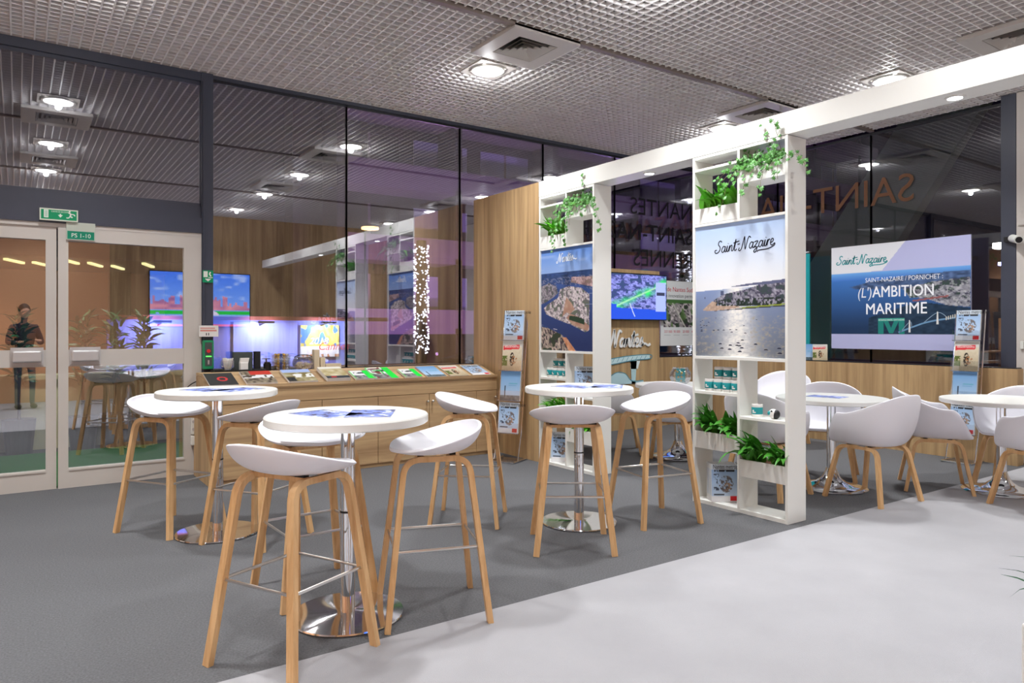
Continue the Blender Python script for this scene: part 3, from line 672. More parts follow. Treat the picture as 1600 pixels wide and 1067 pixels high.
def make_chair():
    o = empty('lounge_chair', (0, 0, 0)); ZT = .425
    for sx in (1, -1):
        for sy in (1, -1):
            bent_leg('leg', o, (sx * .245, sy * .255), (sx * .165, sy * .185), ZT, 0, .026, .038, rad=.07)
    for sx in (-.09, .09): MB().box((sx, 0, ZT + .004), (.03, .37, .018)).build('crossbar', 'leg', o)
    for sx in (-.09, .09):
        for sy in (-.14, .14): MB().box((sx, sy, ZT + .019), (.03, .055, .016)).build('mounting_block', 'black', o)
    def rim(th):
        t = abs(math.remainder(th, 2 * math.pi)) / math.pi   # 0 front .. 1 back
        x, y = sup(th, .27, .315, 2.7)
        z = .470 + .235 * sm(.17, .40, t) + .155 * sm(.45, .95, t)
        if x < 0: x -= .05 * sm(.5, 1, t)
        x = min(x, .255)
        return Vector((x, y, z))
    def prof(th, r, p):
        t = abs(math.remainder(th, 2 * math.pi)) / math.pi; k = .62; w = sm(.14, .34, t)
        if r < k:
            q = r / k; e = .66 + .34 * (1 - w); return Vector((p.x * q * e + .01, p.y * q * e, .447 + .006 * q * q))
        q = (r - k) / (1 - k); e0 = .66 + .34 * (1 - w) * .9; bulge = math.sin(q * math.pi / 2) ** .8
        e = e0 + (1 - e0) * (bulge if w > 0 else q); z = .453 + (p.z - .453) * q ** 1.35
        return Vector((p.x * e + .01 * (1 - q), p.y * e, z))
    shell_mesh('seat_shell', rim, prof, 'shell', o, nt_=72, nr=18, th=.012)
    return o
chair0 = make_chair()
CH = [((5.63, 3.04), 84, 'white tub chair, back to us, at the middle lounge table right of the nearer tower'),
      ((6.47, 2.95), -58, 'white tub chair turned sideways between the two right-hand lounge tables'),
      ((7.10, 2.56), 182, 'white tub chair behind the table at the right edge, facing the camera'),
      ((6.38, 2.12), 72, 'white tub chair cut by the right picture edge, nearest the camera'),
      ((6.12, 3.74), 208, 'white tub chair behind the middle lounge table, facing the camera'),
      ((5.10, 3.64), 6, 'white tub chair seen through the nearer shelf tower, left of the middle table'),
      ((5.42, 4.98), 33, 'white tub chair with its back to us, in the gap between the towers'),
      ((5.50, 5.86), -40, 'white tub chair below the Nantes script, just right of the first shelf tower'),
      ((7.42, 5.10), 200, 'white tub chair farthest away, glimpsed through the nearer tower against the oak parapet')]
G = 'white tub chairs in the lounge'
for i, ((x, y), a, lab) in enumerate(CH):
    if i == 0: chair0.location = (x, y, 0); chair0.rotation_euler.z = R(a); tag(chair0, lab, 'chair', G)
    else: dup(chair0, (x, y, 0), R(a), lab)
# ---- tables
def bar_table():
    o = empty('bar_table', (0, 0, 0))
    MB().lathe([(.0, .912), (.372, .912), (.38, .918), (.38, .947), (.375, .953), (0, .953)], n=80, cap=False).build('tabletop', 'tabletop', o, smooth=True)
    MB().cyl((0, 0, .012), (0, 0, .90), .034, 32).build('pole', 'chrome', o, smooth=True)
    MB().cyl((0, 0, .895), (0, 0, .912), .13, 32).build('mounting_plate', 'black', o)
    MB().cyl((0, 0, .488), (0, 0, .497), .0355, 32).build('joint_ring', 'black', o)
    MB().lathe([(0, 0.003), (.262, .003), (.265, .007), (.262, .013), (.06, .017), (.036, .02), (0, .02)], n=80, cap=False).build('base', 'chrome', o, smooth=True)
    return o
bt = bar_table()
BT = [((1.1, 5.02), 'high round white table farthest left, beside the glass doors'), ((1.29, 3.225), 'high round white table in the foreground, largest in view'),
      ((3.25, 3.85), 'high round white table in front of the first shelf tower')]
for i, ((x, y), lab) in enumerate(BT):
    if i == 0: bt.location = (x, y, 0); tag(bt, lab, 'table', 'high round tables')
    else: dup(bt, (x, y, 0), 0, lab)
def low_table():
    o = empty('lounge_table', (0, 0, 0))
    MB().lathe([(.0, .738), (.442, .738), (.45, .744), (.45, .770), (.446, .775), (0, .775)], n=80, cap=False).build('tabletop', 'tabletop', o, smooth=True)
    MB().cyl((0, 0, .12), (0, 0, .73), .037, 32).build('pole', 'chrome', o, smooth=True)
    MB().cyl((0, 0, .722), (0, 0, .738), .15, 32).build('mounting_plate', 'black', o)
    MB().lathe([(0, .002), (.285, .002), (.29, .008), (.275, .022), (.2, .034), (.12, .055), (.075, .09), (.05, .14), (.042, .17), (0, .17)], n=80, cap=False).build('base', 'chrome', o, smooth=True)
    return o
lt = low_table()
LT = [((5.745, 3.46), 'low round white table in mid lounge, just right of the nearer tower'), ((6.77, 2.56), 'low round white table at the right picture edge'),
      ((5.80, 5.24), 'low round white table seen in the gap between the two towers')]
for i, ((x, y), lab) in enumerate(LT):
    if i == 0: lt.location = (x, y, 0); tag(lt, lab, 'table', 'low round tables')
    else: dup(lt, (x, y, 0), 0, lab)
# ---- brochure counter
CX0, CX1, YF, YB2 = 1.375, 4.335, 6.53, 6.90
c = empty('brochure_counter', (0, 0, 0), 0, 'long oak cupboard counter with a sloping top for brochures under the window wall', 'counter')
b = MB()
prof = [(YF + .02, 0), (YF + .02, .815), (YB2, .955 - .03), (7.15, .925), (7.15, 0)]
MB().prism([(CX0, y, z) for y, z in prof], (CX1 - CX0, 0, 0)).build('carcass', 'oak_h', c)
MB().prism([(CX0, y, z) for y, z in ((YF - .005, .822), (YF - .005, .85), (YB2, .965), (YB2, .93))], (CX1 - CX0, 0, 0)).build('sloping_top', 'oak_h', c)
MB().b2((CX0, YB2, .93), (CX1, 7.15, .955)).build('rear_ledge', 'oak_h', c)
MB().b2((CX0, YF - .014, .838), (CX1, YF - .005, .866)).build('front_lip', 'oak_h', c)
MB().b2((CX0, YF, .70), (CX1, YF + .02, .818)).build('fascia_board', 'oak_h', c)
MB().b2((CX0 - .02, YF, 0), (CX0, 7.15, .815)).build('side_panel', 'oak_v', c)
seams = [CX0, 1.79, 2.36, 2.93, 3.50, 4.07, CX1]
for k in range(6):
    d = MB().b2((seams[k] + .003, YF, .04), (seams[k + 1] - .003, YF + .02, .694)).build('cupboard_door', 'oak_h', c)
    kx = seams[k] + .03 if k in (2, 4) else seams[k + 1] - .03
    MB().cyl((kx, YF, .62), (kx, YF - .02, .62), .006, 12).sph((kx, YF - .026, .62), .013, u=12, v=8).build('knob', 'steel', d, smooth=True)
# ---- magazine covers
def cov_metro(U, V):
    C = mixc((205, 222, 240), (150, 182, 220), V); n = .5 * vn(U, V, 8, 11, 14) + .5 * cell(U, V, 16, 20, 14)
    C = lay(C, (238, 238, 240), V < .16); C = lay2(C, mixc((60, 58, 62), (150, 140, 140), n), ((U - .56) ** 2 / .075 + (V - .48) ** 2 / .05 < 1) & (n > .42))
    C = lay(C, (205, 215, 225), (V > .86)); C = lay(C, (170, 140, 120), ((U - .62) ** 2 + (V - .42) ** 2 < .018) & (n > .5))
    C = lay(C, (60, 62, 74), (np.abs(V - .2) < .02) & (U > .08) & (U < .5)); C = lay(C, (70, 78, 96), (U < .3) & (U > .08) & (n > .55) & (V > .3) & (V < .75)); C = lay(C, (40, 40, 46), (np.abs(V - .83) < .022) & (U > .06) & (U < .9) & (cell(U, V, 22, 1, 3) > .2)); return lay(C, (215, 40, 45), (U > .72) & (V < .16) & (U < .96) & (V > .03))
def cov_red(U, V):
    n = .5 * vn(U, V, 8, 10, 15) + .5 * cell(U, V, 16, 20, 15); C = mixc((178, 162, 130), (226, 214, 190), V + .3 * n); C = lay(C, (216, 214, 206), V > .78)
    C = lay(C, (222, 48, 58), (V > .68 + .05 * U) & (V < .82 + .05 * U) & (U > .04) & (U < .86))
    C = lay(C, (92, 108, 48), (U < .26) & (V > .16) & (V < .5) & (n > .35)); C = lay(C, (52, 42, 36), ((U - .5) ** 2 / .012 + (V - .38) ** 2 / .05 < 1) & (n > .3)); return lay(C, (170, 120, 84), ((U - .62) ** 2 + (V - .36) ** 2 < .02) & (n > .5))
def cov_light(U, V):
    n = vn(U, V, 10, 12, 16); C = mixc((190, 212, 232), (112, 162, 214), V); C = lay2(C, mixc((66, 82, 92), (130, 146, 150), n), V < .18)
    C = lay(C, (24, 36, 56), (np.abs(U - .24) < .035) & (V < .5) & (V > .12)); C = lay(C, (110, 175, 200), (np.abs(V - .56) < .016) & (U > .38) & (U < .86) & (n > .3)); return lay(C, (110, 165, 205), (np.abs(V - .50) < .012) & (U > .4) & (U < .82))
def cov_green(U, V):
    n = vn(U, V, 9, 9, 17); C = np.full(U.shape + (3,), 236.0); C = lay2(C, mixc((70, 70, 72), (190, 190, 185), n), (V < .42)); C = lay(C, (50, 60, 60), (V > .6) & (V < .78) & (n > .5) & (U > .15))
    return lay(C, (28, 225, 70), (U > .7) | (U < .05))
def cov_green2(U, V): C = cov_green(U, V); n = vn(U, V, 7, 7, 5); return lay(lay(C, (120, 60, 56), (n > .7) & (U < .7)), (60, 190, 80), (n < .25) & (U < .6) & (V > .4))
def cov_dark(U, V): C = np.full(U.shape + (3,), 58.0); return lay(C, (215, 60, 62), (((U - .55) ** 2 + (V - .5) ** 2 / .9) < .035) & (((U - .55) ** 2 + (V - .5) ** 2) > .012))
def cov_tour(U, V): n = vn(U, V, 12, 10, 18); C = mixc((60, 50, 44), (180, 168, 140), n); C = lay(C, (240, 240, 240), (V > .4) & (V < .66) & (n > .42)); return lay(C, (205, 62, 48), (V > .68) & (U > .3))
def cov_land(U, V): n = vn(U, V, 10, 8, 19); C = mixc((120, 104, 52), (196, 190, 160), n); C = lay(C, (170, 190, 236), V > .74); C = lay(C, (240, 240, 236), (V > .3) & (V < .6) & (U > .3) & (n > .4)); return lay(C, (36, 36, 34), (U < .3) & (V < .35))
def cov_dunes(U, V): n = vn(U, V, 6, 8, 20); C = mixc((160, 140, 84), (226, 218, 190), n); C = lay(C, (236, 234, 222), V > .82); C = lay(C, (52, 56, 62), V < .2); return lay(C, (220, 60, 60), (V < .14) & (V > .06) & (U > .2) & (U < .45))
MW, MH = .228, .315
def cover(fn, w=MW, h=MH, t=.01, title=None, band=None):
    p = Pic(); p.grid(0, 0, w, h, 40, 54, fn, 0); p.box(0, w, 0, t, 0, h, (236, 234, 230), False)
    if title: p.text(title, .06 * w, .885 * h, .055 * h / .18 * .55, (20, 20, 26), sx=.74 * w / MW)
    if band:
        for i, z in enumerate((.80, .755)): p.text(band[i], .1 * w, z * h, .03, (250, 235, 232), sx=.72 * w / MW)
    return p
COV = {'metro': ('magazine with black title and crowd', lambda w, h, t: cover(cov_metro, w, h, t, 'Nantes metropole')),
       'red': ('sandy magazine with red banner', lambda w, h, t: cover(cov_red, w, h, t, None, ('DESTINATION', 'REGION NANTES'))),
       'light': ('pale blue magazine with a dark lighthouse', lambda w, h, t: cover(cov_light, w, h, t, None)),
       'green': ('small white brochure with bright green edge', lambda w, h, t: cover(cov_green, w, h, t, None)),
       'green2': ('', lambda w, h, t: cover(cov_green2, w, h, t, None)), 'dark': ('', lambda w, h, t: cover(cov_dark, w, h, t, None)),
       'tour': ('', lambda w, h, t: cover(cov_tour, w, h, t, None)), 'land': ('', lambda w, h, t: cover(cov_land, w, h, t, None)), 'dunes': ('', lambda w, h, t: cover(cov_dunes, w, h, t, None))}
def mag(kind, loc, rz, rx, label, group=None, w=MW, h=MH, t=.01, parent=None, name='magazine'):
    """origin at the lower middle of the cover"""
    p = COV[kind][1](w, h, t); p.v = [(x - w / 2, y, z) for x, y, z in p.v]
    o = p.build(name, 'pr', parent, loc, rz, rx)
    return tag(o, label, 'magazine', group)
sl = math.atan2(.115, YB2 - YF)      # slope of the counter top
CM = [(1.49, 'dark', .24, .30, .012, 'dark brochure with a red ring, first from the left on the counter slope'),
      (1.815, 'tour', .27, .30, .02, 'thick brochure with white lettering and red top, second from the left on the counter slope'),
      (2.19, 'land', .27, .31, .02, 'brochure with ochre landscape and lilac sky strip on the counter slope'),
      (2.53, 'dunes', .23, .31, .035, 'stacked sandy brochure with a grey foot band on the counter slope'),
      (2.80, 'green', .19, .22, .02, 'small green-edged brochure, left of the two small ones on the counter slope'),
      (3.035, 'green2', .25, .31, .014, 'large green-edged brochure with portraits on the counter slope'),
      (3.33, 'green', .19, .22, .02, 'small green-edged brochure, right of the two small ones on the counter slope'),
      (3.60, 'light', .225, .31, .01, 'pale blue lighthouse magazine lying on the counter slope'),
      (3.875, 'red', .225, .31, .01, 'red-banner magazine lying on the counter slope'),
      (4.155, 'metro', .225, .31, .01, 'blue magazine with crowd picture, last at the right on the counter slope')]
for x, k, w, h, t_, lab in CM:
    lx = -(math.pi / 2 - sl); y0 = YF + .012; z0 = .858 + t_ / math.cos(sl) + .002
    mag(k, (x, y0 - t_ * math.sin(sl), z0), R(0), lx, lab, 'brochures laid on the counter slope', w, h, t_)
# ---- brochures lying on tables
def cov_print(U, V):
    n = .4 * vn(U, V, 5, 5, 23) + .6 * cell(U, V, 9, 12, 23); C = mixc((60, 76, 170), (190, 206, 240), n); C = lay(C, (70, 56, 60), (n < .3)); return lay(C, (238, 240, 246), (n > .8))
def leaflet(x, y, z, rz, lab, w=.21, h=.3, k=cov_print):
    p = Pic(); p.grid(0, 0, w, h, 30, 40, k, 0); p.box(0, w, 0, .003, 0, h, (230, 232, 238), False); p.v = [(a - w / 2, b_, c_ - h / 2) for a, b_, c_ in p.v]
    tag(p.build('leaflet', 'pr', None, (x, y, z + .0035), rz, -math.pi / 2), lab, 'leaflet', 'blue leaflets lying on the round tables')
leaflet(1.03, 5.03, .953, R(20), 'blue leaflet on the far-left high table, left of the two'); leaflet(1.20, 4.93, .953, R(-62), 'blue leaflet on the far-left high table, right of the two')
leaflet(1.20, 3.27, .953, R(18), 'blue and grey leaflet on the foreground high table, left of the two'); leaflet(1.38, 3.16, .953, R(-30), 'blue and white leaflet on the foreground high table, right of the two')
leaflet(3.22, 3.84, .953, R(10), 'pale blue leaflet on the high table at the first tower'); leaflet(3.42, 3.74, .953, R(-45), 'white and blue leaflet at the right rim of the high table by the first tower')
leaflet(5.74, 3.50, .775, R(10), 'dark blue leaflet on the low table in the middle of the lounge')
# ---- magazine racks
def rack(loc, rz, lab, kinds, place):
    o = empty('magazine_rack', loc, rz, lab, 'magazine rack', 'chrome magazine racks')
    w = .25; lean = .20; H = 1.56; hw = w / 2 + .012
    X = lambda z: .02 + lean * max(0, z - .05) / (H - .05)      # local +x is away from the viewer (rack faces -x)
    for s_ in (-1, 1):
        MB().tube([(X(.02) - .05, s_ * hw, .02), (X(.3), s_ * hw, .3), (X(1.0), s_ * hw, 1.0), (X(H), s_ * hw, H)], .007, 8).build('upright', 'chrome', o, smooth=True)
        MB().tube([(-.13, s_ * hw, .015), (.17, s_ * hw, .015)], .008, 8).build('foot', 'chrome', o, smooth=True)
    MB().tube([(-.13, -hw, .015), (-.13, hw, .015)], .006, 8).build('foot_bar', 'chrome', o, smooth=True)
    MB().b2((-.12, -hw, .006), (.16, hw, .012)).build('base_plate', 'acrylic', o)
    MB().tube([(X(.42), -hw, .40), (X(.5), -hw, .50), (X(.56), 0, .57), (X(.5), hw, .50), (X(.42), hw, .40)], .004, 6).build('brace', 'chrome', o, smooth=True)
    ang = math.atan2(lean, H)
    for i, (z, k) in enumerate(kinds):
        s_ = MB(); x = X(z); s_.box((x - .035, 0, z - .004), (.055, w + .02, .006)); s_.box((x - .062, 0, z + .05), (.003, w + .02, .11), ry=ang)
        s_.box((x - .005, 0, z + .14), (.003, w + .02, .28), ry=ang); s_.build('shelf_pocket', 'acrylic', o)
        MB().tube([(x - .062, -hw, z), (x - .062, hw, z)], .004, 6).build('front_rod', 'chrome', o, smooth=True)
        mp = Matrix.Translation(loc) @ Matrix.Rotation(rz, 4, 'Z') @ Vector((x - .042, 0, z))
        a = mag(k, tuple(mp), rz - math.pi / 2, 0, '%s, %s pocket of rack %s' % (COV[k][0], ('lowest', 'third', 'second', 'top')[i], place), 'magazines in the chrome racks', t=.022)
        a.rotation_euler = (Matrix.Rotation(rz, 3, 'Z') @ Matrix.Rotation(ang * .9, 3, 'Y') @ Matrix.Rotation(-math.pi / 2, 3, 'Z')).to_euler()
KS = [(.29, 'metro'), (.62, 'light'), (.93, 'red'), (1.245, 'metro')]
rack((4.15, 6.06, 0), R(28), 'tall chrome rack of magazines leaning in front of the oak partition panel', KS, 'by the oak partition')
rack((7.93, 3.36, 0), R(0), 'tall chrome rack of magazines in front of the oak parapet at the right', KS, 'by the right parapet')
# ================================================================== PLANTS ON THE TOWERS
def leaf_(b, base, yaw, pitch, L, w, droop=.5, seg=5, roll=0):
    """elongated leaf with a bent midrib"""
    p = Vector(base); rows = []; a = pitch
    side = Vector((-math.sin(yaw), math.cos(yaw), 0))
    for i in range(seg + 1):
        t = i / seg; ww = w * math.sin(math.pi * min(1, .12 + .88 * t) ** .8) * (1 - .1 * t) + .0008
        up = Vector((-math.cos(yaw) * math.sin(a), -math.sin(yaw) * math.sin(a), math.cos(a)))
        s_ = (side * math.cos(roll) + up * math.sin(roll))
        rows.append((b.bm.verts.new(p - s_ * ww / 2 + up * ww * .18), b.bm.verts.new(p), b.bm.verts.new(p + s_ * ww / 2 + up * ww * .18)))
        p = p + Vector((math.cos(yaw) * math.cos(a), math.sin(yaw) * math.cos(a), math.sin(a))) * L / seg
        a -= droop / seg * 2
    for r0, r1 in zip(rows, rows[1:]):
        for k in (0, 1): b.bm.faces.new((r0[k], r0[k + 1], r1[k + 1], r1[k]))
def ivy_leaf(b, c, s, n, roll):
    """five-lobed leaf facing n"""
    n = Vector(n).normalized(); u = n.cross(Vector((0, 0, 1))).normalized(); v = u.cross(n) * -1
    R_ = [(0, -.2), (.45, -.5), (.38, -.1), (.95, .0), (.42, .28), (.5, .7), (.18, .5), (0, 1.1)]
    pts = R_ + [(-x, y) for x, y in R_[-2:0:-1]]
    co, si = math.cos(roll), math.sin(roll)
    vs = [b.bm.verts.new(Vector(c) + (u * (x * co - y * si) + v * (x * si + y * co)) * s) for x, y in pts]
    m = b.bm.verts.new(Vector(c) + n * s * .12)
    for i in range(len(vs)): b.bm.faces.new((m, vs[i], vs[(i + 1) % len(vs)]))
def leafy(name, x, y0, y1, z, label, kind, seed, h=.22, group=None):
    q = random.Random(seed); yc = (y0 + y1) / 2; o = empty(name, (x, yc, z), 0, label, 'plant', group)
    b = MB(); n = {'broad': 46, 'fern': 60, 'tuft': 30}[kind]; w2 = (y1 - y0) / 2
    for i in range(n):
        yy = q.uniform(-w2, w2) * .8; xx = q.uniform(-.05, .05); yaw = q.uniform(0, 6.28); front = q.random() < .45
        if front: yaw = R(180) + q.uniform(-1.1, 1.1)
        for _ in range(20):
            tx, ty = xx + math.cos(yaw) * h * .6, yy + math.sin(yaw) * h * .6
            if (abs(ty) < w2 - .005 and tx < .09) or (tx < -.15 and abs(ty) < w2 + .06 and -.06 < yy < .06): break
            yaw = R(180) + q.uniform(-1.0, 1.0); yy *= .85
        if kind == 'broad': leaf_(b, (xx, yy, 0), yaw, q.uniform(.9, 1.45), q.uniform(.6, 1.0) * h, q.uniform(.045, .075), q.uniform(.2, .9), 5, q.uniform(-.7, .7))
        elif kind == 'tuft': leaf_(b, (xx, yy, 0), yaw, q.uniform(.85, 1.5), q.uniform(.5, 1.0) * h, q.uniform(.045, .085), q.uniform(.2, 1.1), 6, q.uniform(-.6, .6))
        else: leaf_(b, (xx, yy, 0), yaw, q.uniform(.6, 1.4), q.uniform(.5, 1.0) * h, q.uniform(.018, .03), q.uniform(.4, 1.3), 6, q.uniform(-.6, .6))
    f = b.build('foliage', 'leafb' if kind != 'tuft' else 'leafd', o, smooth=True)
    b = MB()
    for i in range(6): yy = q.uniform(-w2, w2) * .7; b.tube([(0, yy, -.012), (q.uniform(-.01, .01), yy + q.uniform(-.01, .01), .05)], .004, 6)
    b.build('stems', 'stem', o); return o
G = 'leafy plants in the towers\' planters'
XP = XS + .105
def tower_plants(yr, where, seed):
    c = .412; L0, L1 = yr + c + .02, yr + .82; R0, R1 = yr + .03, yr + c - .02
    leafy('leafy_plant', XP - .02, L0, L1, 2.288, 'bright broad-leaved plant in the top left planter of %s' % where, 'broad', seed, .25, G)
    return L0, L1, R0, R1
L0, L1, R0, R1 = tower_plants(2.965, 'the nearer tower', 11)
m_ = (L0 + L1) / 2
leafy('leafy_plant', XP, m_ + .01, L1, .545, 'leafy green plant, left one in the lower left planter of the nearer tower', 'tuft', 21, .29, G)
leafy('leafy_plant', XP, L0, m_ - .01, .545, 'leafy green plant, right one in the lower left planter of the nearer tower', 'tuft', 22, .24, G)
m_ = (R0 + R1) / 2
leafy('leafy_plant', XP - .03, m_ + .03, R1, .383, 'green plant reaching out of the lower right planter of the nearer tower', 'tuft', 23, .36, G)
leafy('leafy_plant', XP, R0, m_, .383, 'green plant at the right end of the lower right planter, nearer tower', 'tuft', 25, .27, G)
L0, L1, R0, R1 = tower_plants(4.985, 'the farther tower', 12)
leafy('leafy_plant', XP, L0, L1, .545, 'fine-leaved green plant in the lower left planter of the farther tower', 'fern', 24, .24, G)
leafy('leafy_plant', XP, R0, R1, .383, 'fine-leaved green plant in the lower right planter of the farther tower', 'fern', 26, .2, G)
def ivy(yr, label, seed, vines):
    q = random.Random(seed); y0, y1 = yr + .03, yr + .39; yc = (y0 + y1) / 2
    o = empty('trailing_ivy', (XP, yc, 2.545), 0, label, 'plant', 'trailing ivy plants at the tower tops'); b = MB(); st = MB(); w = (y1 - y0) / 2
    for i in range(340):
        p = (q.uniform(-.15, .06), q.uniform(-w, w), abs(q.gauss(0, .05)) - .01); n = (-1 + q.uniform(-.3, .5), q.uniform(-.9, .5), q.uniform(-.2, 1))
        ivy_leaf(b, p, q.uniform(.016, .03), n, q.uniform(-2.5, 2.5))
    for (yy, ln, out, dy, up) in vines:
        pts = [Vector((-.04, yy, .02))]; d = Vector((-out, dy, up)).normalized(); k = int(ln / .035)
        for j in range(k):
            pts.append(pts[-1] + d * .035 + Vector((q.uniform(-.006, .006), q.uniform(-.009, .009), 0)))
            d = (d * .8 + Vector((-.02 if pts[-1].x > -.2 else .01, dy * .1, -.22 if up < .9 else .07))).normalized()
            if j % 1 == 0:
                ivy_leaf(b, pts[-1] + Vector((q.uniform(-.025, .0), q.uniform(-.03, .03), q.uniform(-.02, .02))), q.uniform(.018, .033), (-1, q.uniform(-.8, .2), q.uniform(-.1, .8)), q.uniform(-2.8, 2.8))
        st.tube(pts, .0016, 5)
    b.build('foliage', 'ivy', o, recalc=False); st.build('vines', 'stem', o)
V1 = [(-.16, .2, 1, -.6, .3), (-.1, .26, 1, -.2, .2), (-.02, .42, 1, .2, .1), (.05, .34, 1, .3, .2), (.1, .5, 1, .5, .15), (.15, .28, 1, .6, .3), (.12, .2, 1, .5, .8), (-.05, .25, .3, 0, 1), (.0, .3, 1, -.1, .3), (-.14, .34, 1, -.3, .1)]
ivy(2.965, 'trailing ivy spilling over the top right planter of the nearer tower', 31, V1 + [(-.17, .34, .6, -1.0, .25), (-.12, .3, .5, .0, 1.2), (.14, .3, 1.2, .9, .2), (.08, .26, 1, .8, .1), (-.06, .4, 1, -.1, 0)])
ivy(4.985, 'trailing ivy spilling over the top right planter of the farther tower', 32, V1 + [(0, .55, 1, .1, .1), (.1, .62, 1, .3, 0), (-.16, .5, .9, -.9, .1), (-.08, .4, .5, 0, .1)])
# ================================================================== THINGS ON THE TOWER SHELVES
def mug(x, y, z, label):
    o = empty('mug', (x, y, z), 0, label, 'mug', 'white and teal mugs on the tower shelves')
    MB().lathe([(0, 0), (.036, 0), (.039, .004), (.039, .092), (.036, .094), (.034, .09), (.034, .01), (0, .01)], n=28, cap=False).build('body', 'paper', o, smooth=True)
    MB().lathe([(.0393, .022), (.0398, .023), (.0398, .072), (.0393, .073)], n=28, cap=False).build('printed_band', 'teal', o, smooth=True)
    b = MB(); b.box((-.0403, -.004, .036), (.001, .026, .009)); b.box((-.0403, .004, .048), (.001, .012, .012)); b.build('white_motif', 'paper', o)
    return o
m0 = None
for yr, nm in ((2.965, 'nearer'), (4.985, 'farther')):
    k = 0
    for row, (n, z, xo) in enumerate(((4, .879, .05), (3, .9735, .075))):
        for i in range(n):
            y = yr + .412 + .055 + i * .083 + (.012 if row else 0); lab = 'white mug with teal band, %s from the right in the %s row, %s tower' % (('first', 'second', 'third', 'fourth')[i], ('lower', 'upper')[row], nm)
            if m0 is None: m0 = mug(XS + xo, y, z, lab)
            else: dup(m0, (XS + xo, y, z), 0, lab)
dup(m0, (XS + .07, 3.265, .715), 0, 'single white mug with teal band on the right shelf of the nearer tower')
o = empty('painted_ball', (XS + .06, 3.12, .715), 0, 'small white, black and teal painted ball on the right shelf of the nearer tower', 'ornament')
MB().sph((0, 0, .036), .036).build('body', 'paper', o, smooth=True)
MB().sph((.004, -.014, .034), .034, (1, .9, 1)).build('dark_patch', 'black', o, smooth=True)
MB().sph((-.024, .016, .042), .016).build('teal_patch', 'teal', o, smooth=True); MB().sph((-.03, -.004, .058), .007).build('dot', 'black', o, smooth=True)
def standing(n, x, y, z, rz, dx, dy, lab, kind='metro', grp=None, w=.2, h=.285):
    words = ('front', 'second', 'third', 'fourth', 'fifth', 'sixth', 'seventh', 'rearmost')
    for i in range(n): mag(kind, (x + dx * i, y + dy * i, z), rz, R(-3), lab % words[i] if n > 1 else lab, grp, w, h, .016)
standing(6, XS + .075, 3.56, .032, R(-36), .012, .0185, '%s magazine of the upright stack at the bottom of the nearer tower', grp='upright magazines in the nearer tower')
standing(5, XS + .085, 5.58, .032, R(-50), .013, .0165, '%s magazine of the upright stack at the bottom of the farther tower', grp='upright magazines in the farther tower')
standing(4, XS + .075, 5.19, .716, R(-42), .011, .017, '%s magazine standing on the right shelf of the farther tower', grp='magazines on the right shelf of the farther tower')
# ---- glass bowl on the lounge table between the towers
o = empty('glass_bowl', (5.74, 5.15, .775), 0, 'round glass fishbowl with a teal card on the table between the towers', 'bowl')
MB().lathe([(.05, 0), (.09, .03), (.115, .08), (.11, .13), (.08, .175), (.085, .185), (.074, .175), (.104, .13), (.109, .08), (.085, .034), (.045, .006)], n=36, cap=False).build('glass_body', 'acrylic', o, smooth=True)
MB().box((-.0, 0, .10), (.10, .004, .15), rz=R(-45)).build('teal_card', 'teal', o)
b = MB()
for i in range(14): q = random.Random(i); b.sph((q.uniform(-.05, .05), q.uniform(-.05, .05), q.uniform(.02, .19)), .011, u=8, v=6)
b.build('sweets', 'gold', o, smooth=True)
for i, (yy, kind, lab) in enumerate(((5.42, 'tour', 'orange and white brochure on the parapet, first beside the nearer tower'), (5.24, 'light', 'blue brochure on the parapet, between two brochures by the nearer tower'), (5.08, 'red', 'red-striped folder on the parapet right of the nearer tower'))):
    a = mag(kind, (8.19, yy, .977), R(-82 + 14 * i), R(-6), lab, 'brochures standing on the parapet', .17, .20, .012)
# ================================================================== ON THE COUNTER LEDGE
Z = .956
t = empty('serving_tray', (1.72, 7.04, Z), 0, 'dark serving tray on the counter ledge by the door post', 'tray')
MB().b2((-.23, -.10, 0), (.24, .09, .012), bev=.004).build('tray_base', 'black', t); MB().tube([(-.225, -.095, .018), (.235, -.095, .018), (.235, .085, .018), (-.225, .085, .018)], .007, 6, closed=True).build('rim', 'black', t)
t = empty('stick_glass', (1.62, 7.0, Z + .012), 0, 'clear glass of white paper sticks on the dark tray', 'glass')
MB().lathe([(.04, 0), (.06, .045), (.058, .1), (.055, .1), (.056, .045), (.038, .005)], n=28, cap=False).build('glass_body', 'acrylic', t, smooth=True)
b = MB()
for i in range(30): q = random.Random(i + 5); a = q.uniform(0, 6.28); r_ = q.uniform(0, .05); b.cyl((r_ * .5 * math.cos(a), r_ * .5 * math.sin(a), .006), (r_ * math.cos(a), r_ * math.sin(a), q.uniform(.10, .125)), .006, 6)
tag(b.build('paper_sticks', 'paper', t), kind='stuff')
t = empty('paper_holder', (1.765, 7.0, Z + .012), 0, 'small white holder of paper sachets on the dark tray', 'holder')
MB().b2((-.035, -.03, 0), (.035, .03, .075), bev=.003).build('holder_box', 'paper', t); MB().prism([(-.038, -.02, .07), (.038, -.02, .07), (.048, -.024, .12), (-.03, -.024, .12)], (0, .04, 0)).build('sachets', 'paper', t)
tag(MB().b2((1.69, 7.08, Z + .013), (1.87, 7.12, Z + .185)).build('slate_board', 'blackbox'), 'small blank slate board standing behind the cups on the tray', 'board')
tag(MB().b2((1.885, 7.06, Z + .013), (1.94, 7.12, Z + .19), bev=.004).b2((1.895, 7.055, Z + .15), (1.93, 7.06, Z + .17)).build('coffee_tin', 'black'), 'tall black tin beside the slate board on the tray', 'tin')
